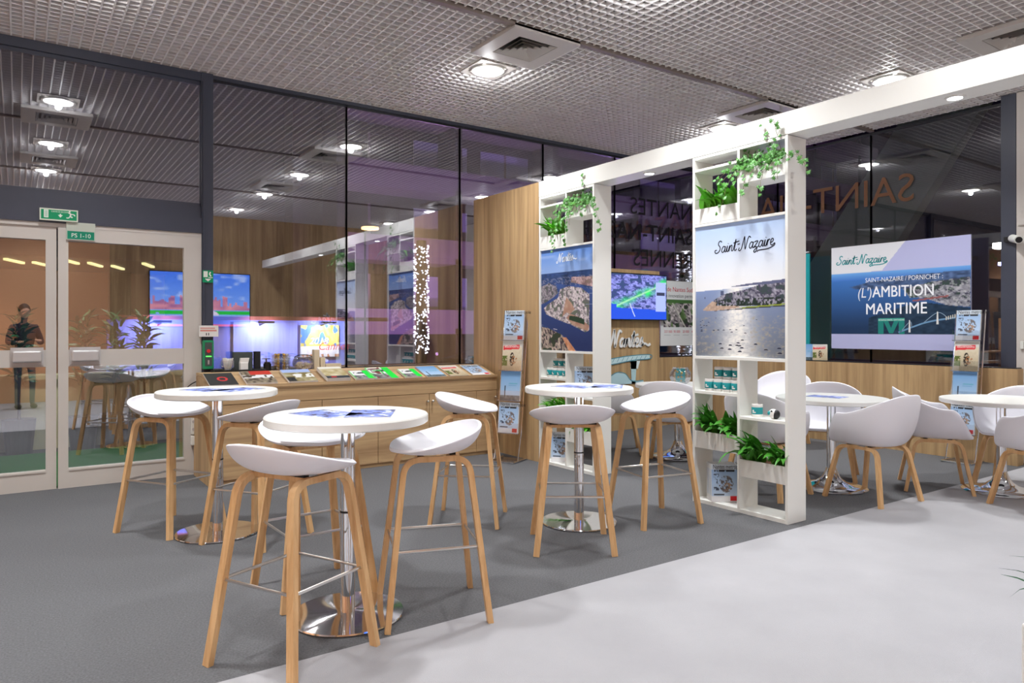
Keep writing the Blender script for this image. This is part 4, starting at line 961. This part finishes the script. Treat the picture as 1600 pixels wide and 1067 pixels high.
tag(MB().cyl((2.0, 7.05, Z), (2.0, 7.05, Z + .07), .036, 24).cyl((2.0, 7.05, Z + .07), (2.0, 7.05, Z + .085), .028, 24).build('tumbler', 'black', smooth=True), 'short dark tumbler between the tray and the sweets cube', 'tumbler')
cb = empty('sweets_cube', (2.13, 7.03, Z), 0, 'clear cube filled with gold and silver wrapped sweets', 'container')
b = MB(); a = .068
for q in (((-a, -a, 0), (a, -a + .004, .155)), ((-a, a - .004, 0), (a, a, .155)), ((-a, -a, 0), (-a + .004, a, .155)), ((a - .004, -a, 0), (a, a, .155)), ((-a, -a, 0), (a, a, .004))): b.b2(*q)
b.build('acrylic_walls', 'acrylic', cb)
i = 0; G = 'wrapped sweets in the clear cube'
pos = [(-.044 + .029 * c_, -.044 + .029 * r_, .02 + .0265 * l_) for l_ in range(6) for r_ in (0, 3) for c_ in range(4)] + [(-.015 + .029 * c_, -.015 + .029 * r_, .155) for c_ in range(2) for r_ in range(2)]
base_m = {}
for j, (x, y, z) in enumerate(pos):
    k = ('gold', 'silver', 'gold', 'gold', 'silver', 'bluefoil', 'gold')[(j * 5 + j // 4) % 7]
    if k not in base_m:
        s_ = MB().sph((0, 0, 0), .0145, u=10, v=8).build('wrapped_sweet', k, smooth=True)
    else: s_ = base_m[k].copy(); COL.objects.link(s_)
    base_m[k] = s_
    s_.location = (2.13 + x, 7.03 + y, Z + z); tag(s_, {'gold': 'gold', 'silver': 'silver', 'bluefoil': 'blue'}[k] + ' foil-wrapped round sweet in the clear cube', 'sweet', {'gold': 'gold', 'silver': 'silver', 'bluefoil': 'blue'}[k] + ' ' + G)
jr = empty('glass_jar', (2.345, 7.02, Z), 0, 'wide glass jar with wire handle holding pale sweets on the counter ledge', 'jar')
MB().lathe([(.06, 0), (.098, .03), (.108, .07), (.098, .105), (.085, .12), (.09, .13), (.082, .12), (.093, .104), (.102, .07), (.092, .033), (.056, .005)], n=36, cap=False).build('glass_body', 'acrylic', jr, smooth=True)
b = MB()
for i in range(46): q = random.Random(i + 90); a = q.uniform(0, 6.28); r_ = q.uniform(.02, .085); b.box((r_ * math.cos(a), r_ * math.sin(a), q.uniform(.012, .075)), (.034, .012, .012), rz=q.uniform(0, 3), rx=q.uniform(-.5, .5))
tag(b.build('pale_sweets', 'carton', jr), kind='stuff')
MB().tube([(.09 * math.cos(a / 10 * math.pi), 0, .12 + .03 * math.sin(a / 10 * math.pi)) for a in range(11)], .004, 6).build('wire_handle', 'black', jr)
tag(MB().b2((2.45, 7.0, Z), (2.505, 7.07, Z + .20), bev=.003).build('carton', 'carton'), 'taller beige carton standing right of the glass jar', 'carton')
tag(MB().b2((2.512, 6.99, Z), (2.56, 7.06, Z + .12), bev=.003).build('carton', 'carton'), 'shorter beige carton right of the tall one', 'carton')
tag(MB().b2((2.565, 6.99, Z), (2.73, 7.08, Z + .055), bev=.003).build('carton', 'carton'), 'flat beige carton lying at the right end of the row', 'carton')
# ================================================================== SIGNS AND FITTINGS BY THE DOORS
def sign(name, loc, lab, cat, w, h, t, base, draw):
    p = Pic(); p.box(0, w, 0, t, 0, h, base); draw(p); return tag(p.build(name, 'pr', None, loc), lab, cat)
GR = (22, 150, 100); WH = (232, 236, 228)
def d1(p):
    p.rect(.010, .010, .265, .090, GR); p.rect(.03, .022, .062, .088, WH, -.001); p.rect(.036, .028, .056, .082, (190, 215, 200), -.0014)
    p.poly([(.142, .06), (.152, .06), (.152, .05), (.165, .05), (.147, .028), (.129, .05), (.142, .05)], WH, -.001)
    p.text('SORTIE DE SECOURS', .082, .07, .018, WH, sx=.75)
    p.stroke([(.205, .075), (.222, .062), (.218, .045), (.235, .035)], .011, WH, -.001); p.stroke([(.222, .062), (.245, .06), (.252, .048)], .008, WH, -.001); p.stroke([(.218, .045), (.205, .03), (.19, .03)], .009, WH, -.001); p.poly([(.208, .078), (.220, .078), (.220, .090), (.208, .090)], WH, -.001)
sign('exit_sign', (.155, YA - .10, 2.275), 'green and white emergency exit sign on the dark beam over the doors', 'sign', .275, .10, .035, (215, 222, 205), d1)
def d2(p): p.rect(.008, .006, .207, .075, (20, 135, 105)); p.text('PS 1-10', .108, .022, .05, WH, align='C', sx=.95)
sign('door_sign', (.345, YA - .075, 2.125), 'small pale sign PS 1-10 with green lower strip above the right door', 'sign', .215, .15, .03, (190, 196, 184), d2)
def d3(p):
    p.rect(.0, .0, .095, .115, GR); p.rect(.008, .05, .045, .106, WH, -.001); p.stroke([(.07, .10), (.062, .08), (.075, .06)], .012, WH, -.001); p.rect(.05, .045, .09, .052, WH, -.001); p.poly([(.02, .036), (.048, .01), (.076, .036)], WH, -.001)
sign('exit_sticker', (1.432, YA - .062 - .015, 1.80), 'small green and white exit sticker on the dark door post', 'sticker', .095, .115, .002, GR, d3)
def d4(p): p.rect(.01, .05, .155, .065, (220, 150, 140)); p.rect(.01, .075, .14, .085, (220, 150, 140)); p.rect(.06, .012, .068, .035, (60, 60, 60)); p.rect(.08, .012, .088, .035, (60, 60, 60))
sign('notice_plate', (1.395, YA - .11, 1.29), 'small white notice with faint red print on the door post', 'sign', .17, .105, .03, (232, 230, 226), d4)
o = empty('door_release_box', (1.43, YA - .062, .985), 0, 'green emergency door release box on the dark post above the counter', 'release box')
MB().b2((0, -.05, 0), (.095, 0, .27), bev=.006).build('casing', 'green', o); MB().b2((.016, -.053, .03), (.078, -.048, .25)).build('front_plate', 'blackbox', o)
MB().cyl((.047, -.05, .17), (.047, -.06, .17), .017, 20).build('red_button', 'red', o, smooth=True); MB().b2((.024, -.055, .115), (.072, -.052, .125)).build('green_light', mat('green_light', (0, 0, 0, 1), emit=(.1, 1, .1, 1), es=2), o); MB().b2((.04, -.055, .045), (.054, -.052, .085)).build('key_slot', 'steel', o)
o = empty('power_strip', (1.350, YA - .055, .28), 0, 'white power strip hanging on a black cable beside the counter end', 'power strip')
MB().b2((-.02, -.04, .10), (.02, -.0, .36), bev=.006).build('strip_body', 'signw', o)
for k in range(3): MB().cyl((0, -.04, .15 + k * .07), (0, -.044, .15 + k * .07), .014, 14).build('socket', 'handle', o)
MB().b2((-.02, -.055, .0), (.03, -.0, .09), bev=.008).build('plug', 'signw', o); MB().tube(catmull([(.0, -.02, .36), (-.09, -.03, .38), (-.115, -.02, .46), (-.03, -.03, .56), (.05, -.02, .60)]), .005, 6).build('cable', 'black', o, smooth=True)
o = empty('security_camera', (8.38, 3.0, 2.28), 0, 'small white security camera on the pale column at the right edge', 'camera')
MB().cyl((-.02, .06, .01), (-.2, -.06, -.03), .04, 20).build('body', 'signw', o, smooth=True); MB().cyl((-.2, -.06, -.03), (-.206, -.064, -.031), .03, 20).build('lens', 'black', o); MB().b2((-.02, .0, -.02), (.03, .14, .03)).build('bracket', 'black', o)
tag(MB().b2((8.375, 2.97, 1.16), (8.40, 3.0, 1.24), bev=.004).build('light_switch', 'signw'), 'small pale switch plate on the column at the right edge', 'switch')
# ---- planter cut by the right edge
o = empty('floor_planter', (2.75, .70, .004), 0, 'white floor planter with spiky leaves cut by the lower right picture edge', 'planter')
MB().b2((-.23, -.2, 0), (.23, .2, .45), bev=.006).build('trough', 'white', o)
b = MB()
for i in range(70):
    q = random.Random(i + 400); yaw = q.uniform(0, 6.28); leaf_(b, (q.uniform(-.12, .12), q.uniform(-.1, .1), .43), yaw, q.uniform(.7, 1.4), q.uniform(.20, .34), .018, q.uniform(.3, 1.1), 6, q.uniform(-.5, .5))
b.build('foliage', 'spiky', o); MB().b2((-.21, -.18, .42), (.21, .18, .452)).build('soil', 'soil', o)
# ================================================================== BEHIND THE CAMERA, SEEN MIRRORED IN THE GLASS
def skyline(U, V):
    C = mixc((150, 190, 250), (70, 120, 235), V); n = vn(U, V, 14, 16, 33); C = mixc(C, (235, 240, 255), (n - .6) * 1.5 * (V > .5))
    b_ = cell(U, V * 0, 46, 1, 9) * .22 + .36; C = lay2(C, mixc((150, 96, 150), (230, 150, 160), n), (V < b_) & (V > .3)); C = lay(C, (40, 190, 70), (V < .3) & (V > .22) & (n > .2))
    C = lay(C, (225, 210, 235), ((U - .5) ** 2 / .03 + (V - .22) ** 2 / .01 < 1) & (V > .2)); C = lay(C, (90, 110, 215), V < .2); return lay(C, (230, 90, 90), (V < .05))
t = empty('television', (4.16, YBK + .06, 1.43), R(180), 'big bright television behind the camera, mirrored in the left windows', 'television')
MB().b2((-.015, 0, -.015), (1.975, .05, 1.135)).build('casing', 'black', t); Pic().grid(0, 0, 1.96, 1.12, 100, 60, skyline, -.002).build('screen', 'scr2', t)
p = Pic().script('Saint', 0, .3, .13, .035, (240, 240, 238), None, th=.01).script('Nantes', .3, -.35, .13, .035, (240, 240, 238), SW_N, th=.01)
tag(p.build('script_lettering', 'pr', None, (6.75, YBK + .02, 1.85), R(180)), 'white script lettering behind the camera, mirrored in the window beside the first tower', 'lettering')
o = empty('photographer', (.10, -.38, .004), R(75), 'person in a dark jacket and grey trousers standing behind the camera, mirrored in the door', 'person')
def skinned(name, verts, edges, rad, m, parent, sub=2):
    me = bpy.data.meshes.new(name); me.from_pydata(verts, edges, []); ob = bpy.data.objects.new(name, me); COL.objects.link(ob); ob.parent = parent
    sk = ob.modifiers.new('skin', 'SKIN'); sk.use_smooth_shade = True
    for v, r_ in zip(me.skin_vertices[0].data, rad): v.radius = (r_, r_ * .85) if not isinstance(r_, tuple) else r_
    me.skin_vertices[0].data[0].use_root = True
    sb = ob.modifiers.new('sub', 'SUBSURF'); sb.levels = sub; sb.render_levels = sub; me.materials.append(M[m]); return ob
bv = [(0, 0, .95), (0, 0, 1.15), (0, 0, 1.38), (.0, 0, 1.47), (.01, 0, 1.53), (.03, 0, 1.60), (.03, 0, 1.70),
      (0, .09, .90), (.03, .10, .50), (.0, .10, .09), (.10, .11, .04), (0, -.09, .90), (.02, -.12, .50), (-.04, -.13, .09), (.06, -.14, .04),
      (0, .17, 1.40), (.06, .24, 1.13), (.24, .16, 1.14), (0, -.17, 1.40), (.06, -.24, 1.13), (.24, -.14, 1.16)]
be = [(0, 1), (1, 2), (2, 3), (3, 4), (4, 5), (5, 6), (0, 7), (7, 8), (8, 9), (9, 10), (0, 11), (11, 12), (12, 13), (13, 14), (2, 15), (15, 16), (16, 17), (2, 18), (18, 19), (19, 20)]
br = [.13, .12, .14, .06, .05, .08, .07, .09, .06, .045, .04, .09, .06, .045, .04, .06, .045, .03, .06, .045, .03]
skinned('body', bv, be, br, 'jeans', o)
skinned('jacket', [(0, 0, .88), (0, 0, 1.12), (0, 0, 1.36), (0, 0, 1.45), (0, .17, 1.40), (.05, .25, 1.13), (.21, .17, 1.14), (0, -.17, 1.40), (.05, -.25, 1.13), (.21, -.15, 1.16)],
        [(0, 1), (1, 2), (2, 3), (2, 4), (4, 5), (5, 6), (2, 7), (7, 8), (8, 9)], [.165, .15, .165, .08, .075, .058, .042, .075, .058, .042], 'jacket', o)
MB().sph((.035, 0, 1.66), .098, (1, .8, 1.2), 24, 16).sph((.125, 0, 1.65), .014, (1, .8, 1.4)).sph((.03, .08, 1.65), .022, (.8, .4, 1.3)).sph((.03, -.08, 1.65), .022, (.8, .4, 1.3)).build('face', 'skin', o, smooth=True)
MB().sph((.015, 0, 1.70), .104, (1, .85, 1.05), 24, 16).build('hair', 'hair', o, smooth=True)
for sy, (hx, hy, hz) in ((1, (.28, .145, 1.15)), (-1, (.28, -.125, 1.17))):
    vs = [(hx - .03, hy, hz), (hx + .03, hy, hz + .005)]; es = [(0, 1)]; rr = [(.028, .02), (.034, .018)]
    for k in range(4):
        yy = hy + (k - 1.5) * .019; L_ = (.045, .055, .052, .04)[k]; n0 = len(vs); vs += [(hx + .055, yy, hz + .012), (hx + .055 + L_ * .6, yy * 1.0, hz + .004), (hx + .055 + L_ * .8, yy, hz - .018)]; es += [(1, n0), (n0, n0 + 1), (n0 + 1, n0 + 2)]; rr += [.0095, .0085, .007]
    n0 = len(vs); vs += [(hx + .01, hy - sy * .035, hz + .008), (hx + .045, hy - sy * .052, hz + .012)]; es += [(0, n0), (n0, n0 + 1)]; rr += [.011, .009]
    skinned('hand', vs, es, rr, 'skin', o, 1)
for sy in (.10, -.13): MB().sph((.05, sy, .045), .05, (2.2, .95, .9), 20, 12).build('shoe', 'black', o, smooth=True)
# ================================================================== OUTSIDE THE GLASS
struct(MB().b2((-30, YA + .1, -.12), (60, 60, -.03)).b2((XB + .1, -10, -.12), (60, YA + .1, -.03)).build('ground', 'asphalt'))
tag(MB().b2((-6, YA + .1, -.03), (XB + .05, 9.4, .0)).build('grass_mat', 'turf'), 'green artificial turf mat outside the glass doors', 'turf')
o = MB().b2((-6, 9.9, -.03), (4.2, 10.2, .78)).b2((-6, 9.85, .78), (4.2, 10.25, .83)).build('outdoor_counter', 'beige'); tag(o, 'long low pale counter of the stand outside the doors', 'counter')
t = empty('neighbouring_stand', (0, 0, 0), 0, 'blue-lit stand wall with pictures and red top edge outside the windows', 'stand')
MB().b2((1.0, 11.0, -.03), (4.35, 11.15, 1.50)).build('wall_panel', 'bluew', t); MB().b2((.9, 10.95, 1.50), (5.1, 11.2, 1.56)).build('top_trim', 'orange', t)
def canv(U, V):
    C = mixc((225, 195, 70), (240, 225, 130), cell(U, V, 14, 8, 3)); C = lay(C, (70, 130, 190), (vn(U, V, 9, 6, 2) > .58)); C = lay(C, (245, 240, 232), (V < .34)); return lay(C, (200, 120, 60), (V < .1) & (cell(U, V, 20, 3, 5) > .5))
p = Pic().grid(0, 0, .62, .50, 50, 40, canv); p.box(0, .62, 0, .03, 0, .5, (240, 240, 240), False); p.text('2018', .13, .20, .15, (245, 245, 245), shear=.3); p.text('Cannes', .27, .11, .17, (225, 60, 50), shear=.3)
p.build('cannes_picture', 'pr', t, (3.62, 10.96, .93))
def dr(U, V): C = mixc((170, 176, 240), (150, 158, 235), V); return C
p = Pic().grid(0, 0, .95, .95, 10, 10, dr); p.box(0, .95, 0, .02, 0, .95, (220, 220, 230), False)
for dx in (-.3, -.16, .0, .16, .3): p.stroke([(.475 + dx, .30 + abs(dx) * .3), (.475 + dx * 1.02, .40 + abs(dx) * .2)], .02, (60, 50, 60)); p.stroke([(.475 + dx - .06, .40), (.475 + dx + .06, .40)], .012, (60, 50, 60))
p.stroke([(.15, .38), (.3, .30), (.475, .27), (.65, .30), (.8, .38)], .02, (60, 50, 60)); p.build('drone_picture', 'pr', t, (2.62, 10.965, .52))
for x in (1.62, 3.0, 3.95):
    a = MB().box((x, 10.62, 1.47), (.22, .07, .03)).cyl((x, 10.65, 1.47), (x, 11.0, 1.42), .012, 8).build('picture_lamp', 'black', t)
    light('picture_light', 'SPOT', (x, 10.62, 1.42), 40, (.75, .8, 1), .04, t, (R(62), 0, 0), 140)
# warm room far left with slanting tubes
o = empty('lit_room', (0, 0, 0), 0, 'warm peach-coloured lit room seen through the glass doors', 'building')
MB().b2((-6, 14.2, -.03), (2.2, 14.4, 2.35)).build('rear_wall', 'peach', o); MB().b2((-6, 13.2, 2.35), (2.4, 14.4, 2.75)).build('fascia', 'darker', o); MB().b2((1.3, 13.9, 0), (1.62, 14.15, 2.35)).build('pillar', 'bark', o)
light('room_light', 'AREA', (-1.5, 12.6, 2.25), 26, (1, .72, .5), 1.2, o, (R(35), 0, 0))
G = 'slanting yellow tube lamps outside'
tag(MB().b2((-2, 11.4, 2.34), (2.4, 13.2, 2.42)).b2((-2, 13.0, -.03), (-1.9, 13.1, 2.34)).b2((2.3, 13.0, -.03), (2.4, 13.1, 2.34)).b2((-2, 11.45, -.03), (-1.9, 11.55, 2.34)).b2((2.3, 11.45, -.03), (2.4, 11.55, 2.34)).build('canopy', 'darker'), 'dark canopy on posts outside, carrying slanting tube lamps', 'canopy')
tb = None
for i in range(10):
    x = -1.35 + .33 * i; y = 11.9 + (i % 3) * .35
    if tb is None: tb = MB().box((0, 0, 0), (.05, .6, .03)).build('tube_lamp', 'tube'); a = tb
    else: a = tb.copy(); COL.objects.link(a)
    a.location = (x, y, 2.325); a.rotation_euler.z = R(-20); tag(a, 'slanting yellow-green tube lamp hanging outside, glimpsed through the glass doors', 'lamp', G)
def bush(x, y, seed, lab):
    q = random.Random(seed); o = empty('potted_shrub', (x, y, -.03), 0, lab, 'shrub', 'potted shrubs outside the doors'); b = MB()
    for i in range(90): leaf_(b, (q.uniform(-.06, .06), q.uniform(-.06, .06), q.uniform(.75, 1.5)), q.uniform(0, 6.28), q.uniform(.3, 1.3), q.uniform(.14, .24), .05, .4, 3, q.uniform(-.8, .8))
    b.build('foliage', 'spiky', o); MB().tube([(0, 0, .3), (0, 0, 1.5)], .015, 6).build('stem', 'bark', o); MB().lathe([(0, 0), (.12, 0), (.16, .4), (0, .4)], n=20, cap=False).build('pot', 'darker', o)
    return o
b0 = bush(-.35, 9.5, 5, 'dark potted shrub outside the left door leaf')
for i, (x, y, lab) in enumerate(((.02, 9.55, 'dark potted shrub outside, beside the left door\'s inner edge'), (.62, 9.5, 'dark potted shrub outside, at the left of the right door\'s pane'), (.95, 9.6, 'dark potted shrub outside, in the middle of the right door\'s pane'), (1.25, 9.5, 'dark potted shrub outside, beside the blue-lit picture wall'))): dup(b0, (x, y, -.03), i * 1.3, lab)
def led_column(x, y, z0, z1, r, lab, seed):
    o = empty('lit_tree_trunk', (x, y, -.03), 0, lab, 'tree', 'trunks wound with white string lights'); MB().cyl((0, 0, 0), (0, 0, z1 + .1), r * .82, 16, r * .7).build('trunk', 'bark', o)
    q = random.Random(seed); b = MB(); n = 330
    for i in range(n): a = q.uniform(0, 6.28); z = q.uniform(z0, z1) + .03; b.bm.verts.new((0, 0, 0)) if False else bmesh.ops.create_icosphere(b.bm, subdivisions=1, radius=.0125, matrix=Matrix.Translation((r * math.cos(a), r * math.sin(a), z)))
    tag(b.build('string_lights', 'led', o), kind='stuff')
led_column(5.53, 10.6, .97, 2.77, .12, 'tree trunk wound with white string lights outside the left windows', 3)
led_column(12.4, 11.0, .70, 3.10, .15, 'tree trunk wound with white string lights outside, above the white district poster', 4)
# office block with balconies
o = empty('office_block', (0, 26, 0), 0, 'purple-lit concrete block with rows of balconies across the street', 'building')
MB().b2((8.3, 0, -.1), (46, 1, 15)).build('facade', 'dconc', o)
for k in range(5):
    z = 1.2 + 2.75 * k
    MB().b2((9.8, -1.5, z), (46, 0, z + .22)).build('floor_slab', 'conc', o)
    MB().b2((9.8, -1.55, z + .22), (46, -1.45, z + .95)).build('balcony_front', 'conc', o)
for k in range(4):
    for i in range(11):
        x = 10.0 + i * 3.2; z = 1.45 + 2.75 * k
        f = MB().b2((x, -.06, z), (x + 2.5, 0, z + 2.1)).build('window', 'fglass' if (i * 7 + k * 3) % 3 else 'dwin', o)
        MB().b2((x + 1.2, -.08, z), (x + 1.3, -.05, z + 2.1)).build('window_bar', 'conc', f)
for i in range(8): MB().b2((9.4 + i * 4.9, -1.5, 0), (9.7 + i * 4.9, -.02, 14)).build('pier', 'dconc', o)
# sloping pale fin, street lamp, shelf outside the right windows
o = MB().prism([(12, 7.95, -.03), (12, 9.55, -.03), (12, 5.95, 4.9), (12, 4.7, 4.9)], (.25, 0, 0)).build('sloping_fin', 'fin'); tag(o, 'pale green sloping structural fin outside the right windows', 'structure')
light('fin_fill', 'SPOT', (10.2, 8.0, .3), 900, (.8, 1, .9), .1, None, (R(70), 0, R(-70)), 90)  # unseen spot added to make the sloping fin show up
light('turf_fill', 'AREA', (.4, 8.6, 3.4), 45, (.9, 1, .85), .5)  # unseen area light added to brighten the turf outside the doors
o = empty('street_lamp', (15.5, 5.76, -.03), 0, 'glaring white street lamp on a pole, outside beyond the right window', 'street lamp')
MB().cyl((0, 0, 0), (0, 0, 2.95), .05, 12).build('pole', 'steel', o); MB().cyl((0, 0, 2.55), (.35, -.45, 2.25), .03, 8).build('bracket_arm', 'steel', o)
MB().b2((-.12, -.2, 2.95), (.12, .2, 3.05)).build('lamp_head', mat('street_lamp_glow', (1, 1, 1, 1), emit=(1, .93, .8, 1), es=60), o); MB().b2((-.1, -.1, 2.62), (.1, .12, 2.68)).build('blue_light', mat('blue_glow', (1, 1, 1, 1), emit=(.5, .5, 1, 1), es=12), o)
o = empty('lit_shelf', (9.6, 3.35, 0), 0, 'warm-lit wooden shelf glimpsed outside beside the right magazine rack', 'shelf')
for z in (.84, .96, 1.08): MB().b2((0, -.5, z), (.5, .5, z + .02)).build('board', 'oak_v', o)
MB().b2((.5, -.5, -.03), (.55, .5, 1.5)).build('back', 'oak_v', o); light('shelf_light', 'POINT', (.2, 0, 1.4), 6, (1, .6, .25), .04, o)
for i, (x, y, z, lab) in enumerate(((5.75, 13.2, 3.35, 'warm orange lamp outside, above the mirrored white beam'), (10.4, 11.6, 2.75, 'warm orange lamp outside, over the wall television'), (13.1, 9.1, 3.25, 'warm orange lamp outside, right of the nearer tower'), (14.6, 10.6, 3.05, 'small warm lamp outside, close to the nearer tower post'))):
    o = empty('post_lamp', (x, y, z), 0, lab, 'lamp', 'warm post lamps outside'); MB().cyl((0, 0, 0), (0, 0, .04), .17, 20).build('glowing_disc', 'warmon', o); MB().cyl((0, 0, .04), (0, 0, .09), .2, 20, .04).build('shade', 'black', o); MB().tube([(0, 0, .09), (0, .1, .13), (0, .25, .05), (0, .25, -z - .03)], .02, 8).build('post', 'black', o)
# parked car beyond the window left of the oak panel
o = empty('parked_car', (10.1, 13.4, -.03), R(180), 'dark car parked outside, its front showing in the window left of the oak panel', 'car')
MB().prism([(-2.1, -.85, .35), (2.1, -.85, .3), (2.15, -.85, .75), (1.2, -.85, .95), (.6, -.85, 1.45), (-1.3, -.85, 1.5), (-1.95, -.85, 1.0), (-2.15, -.85, .9)], (0, 1.7, 0)).build('body', 'dark', o)
for s_ in (-.87, .86):
    MB().prism([(1.05, s_, .98), (.55, s_, 1.38), (-.1, s_, 1.41), (-.1, s_, .98)], (0, .012, 0)).build('window', 'black', o); MB().prism([(-.2, s_, .98), (-.2, s_, 1.41), (-1.2, s_, 1.42), (-1.65, s_, .98)], (0, .012, 0)).build('window', 'black', o)
for x in (-1.35, 1.35):
    for y in (-.86, .66): MB().cyl((x, y, .32), (x, y + .2, .32), .32, 28).build('wheel', 'black', o)
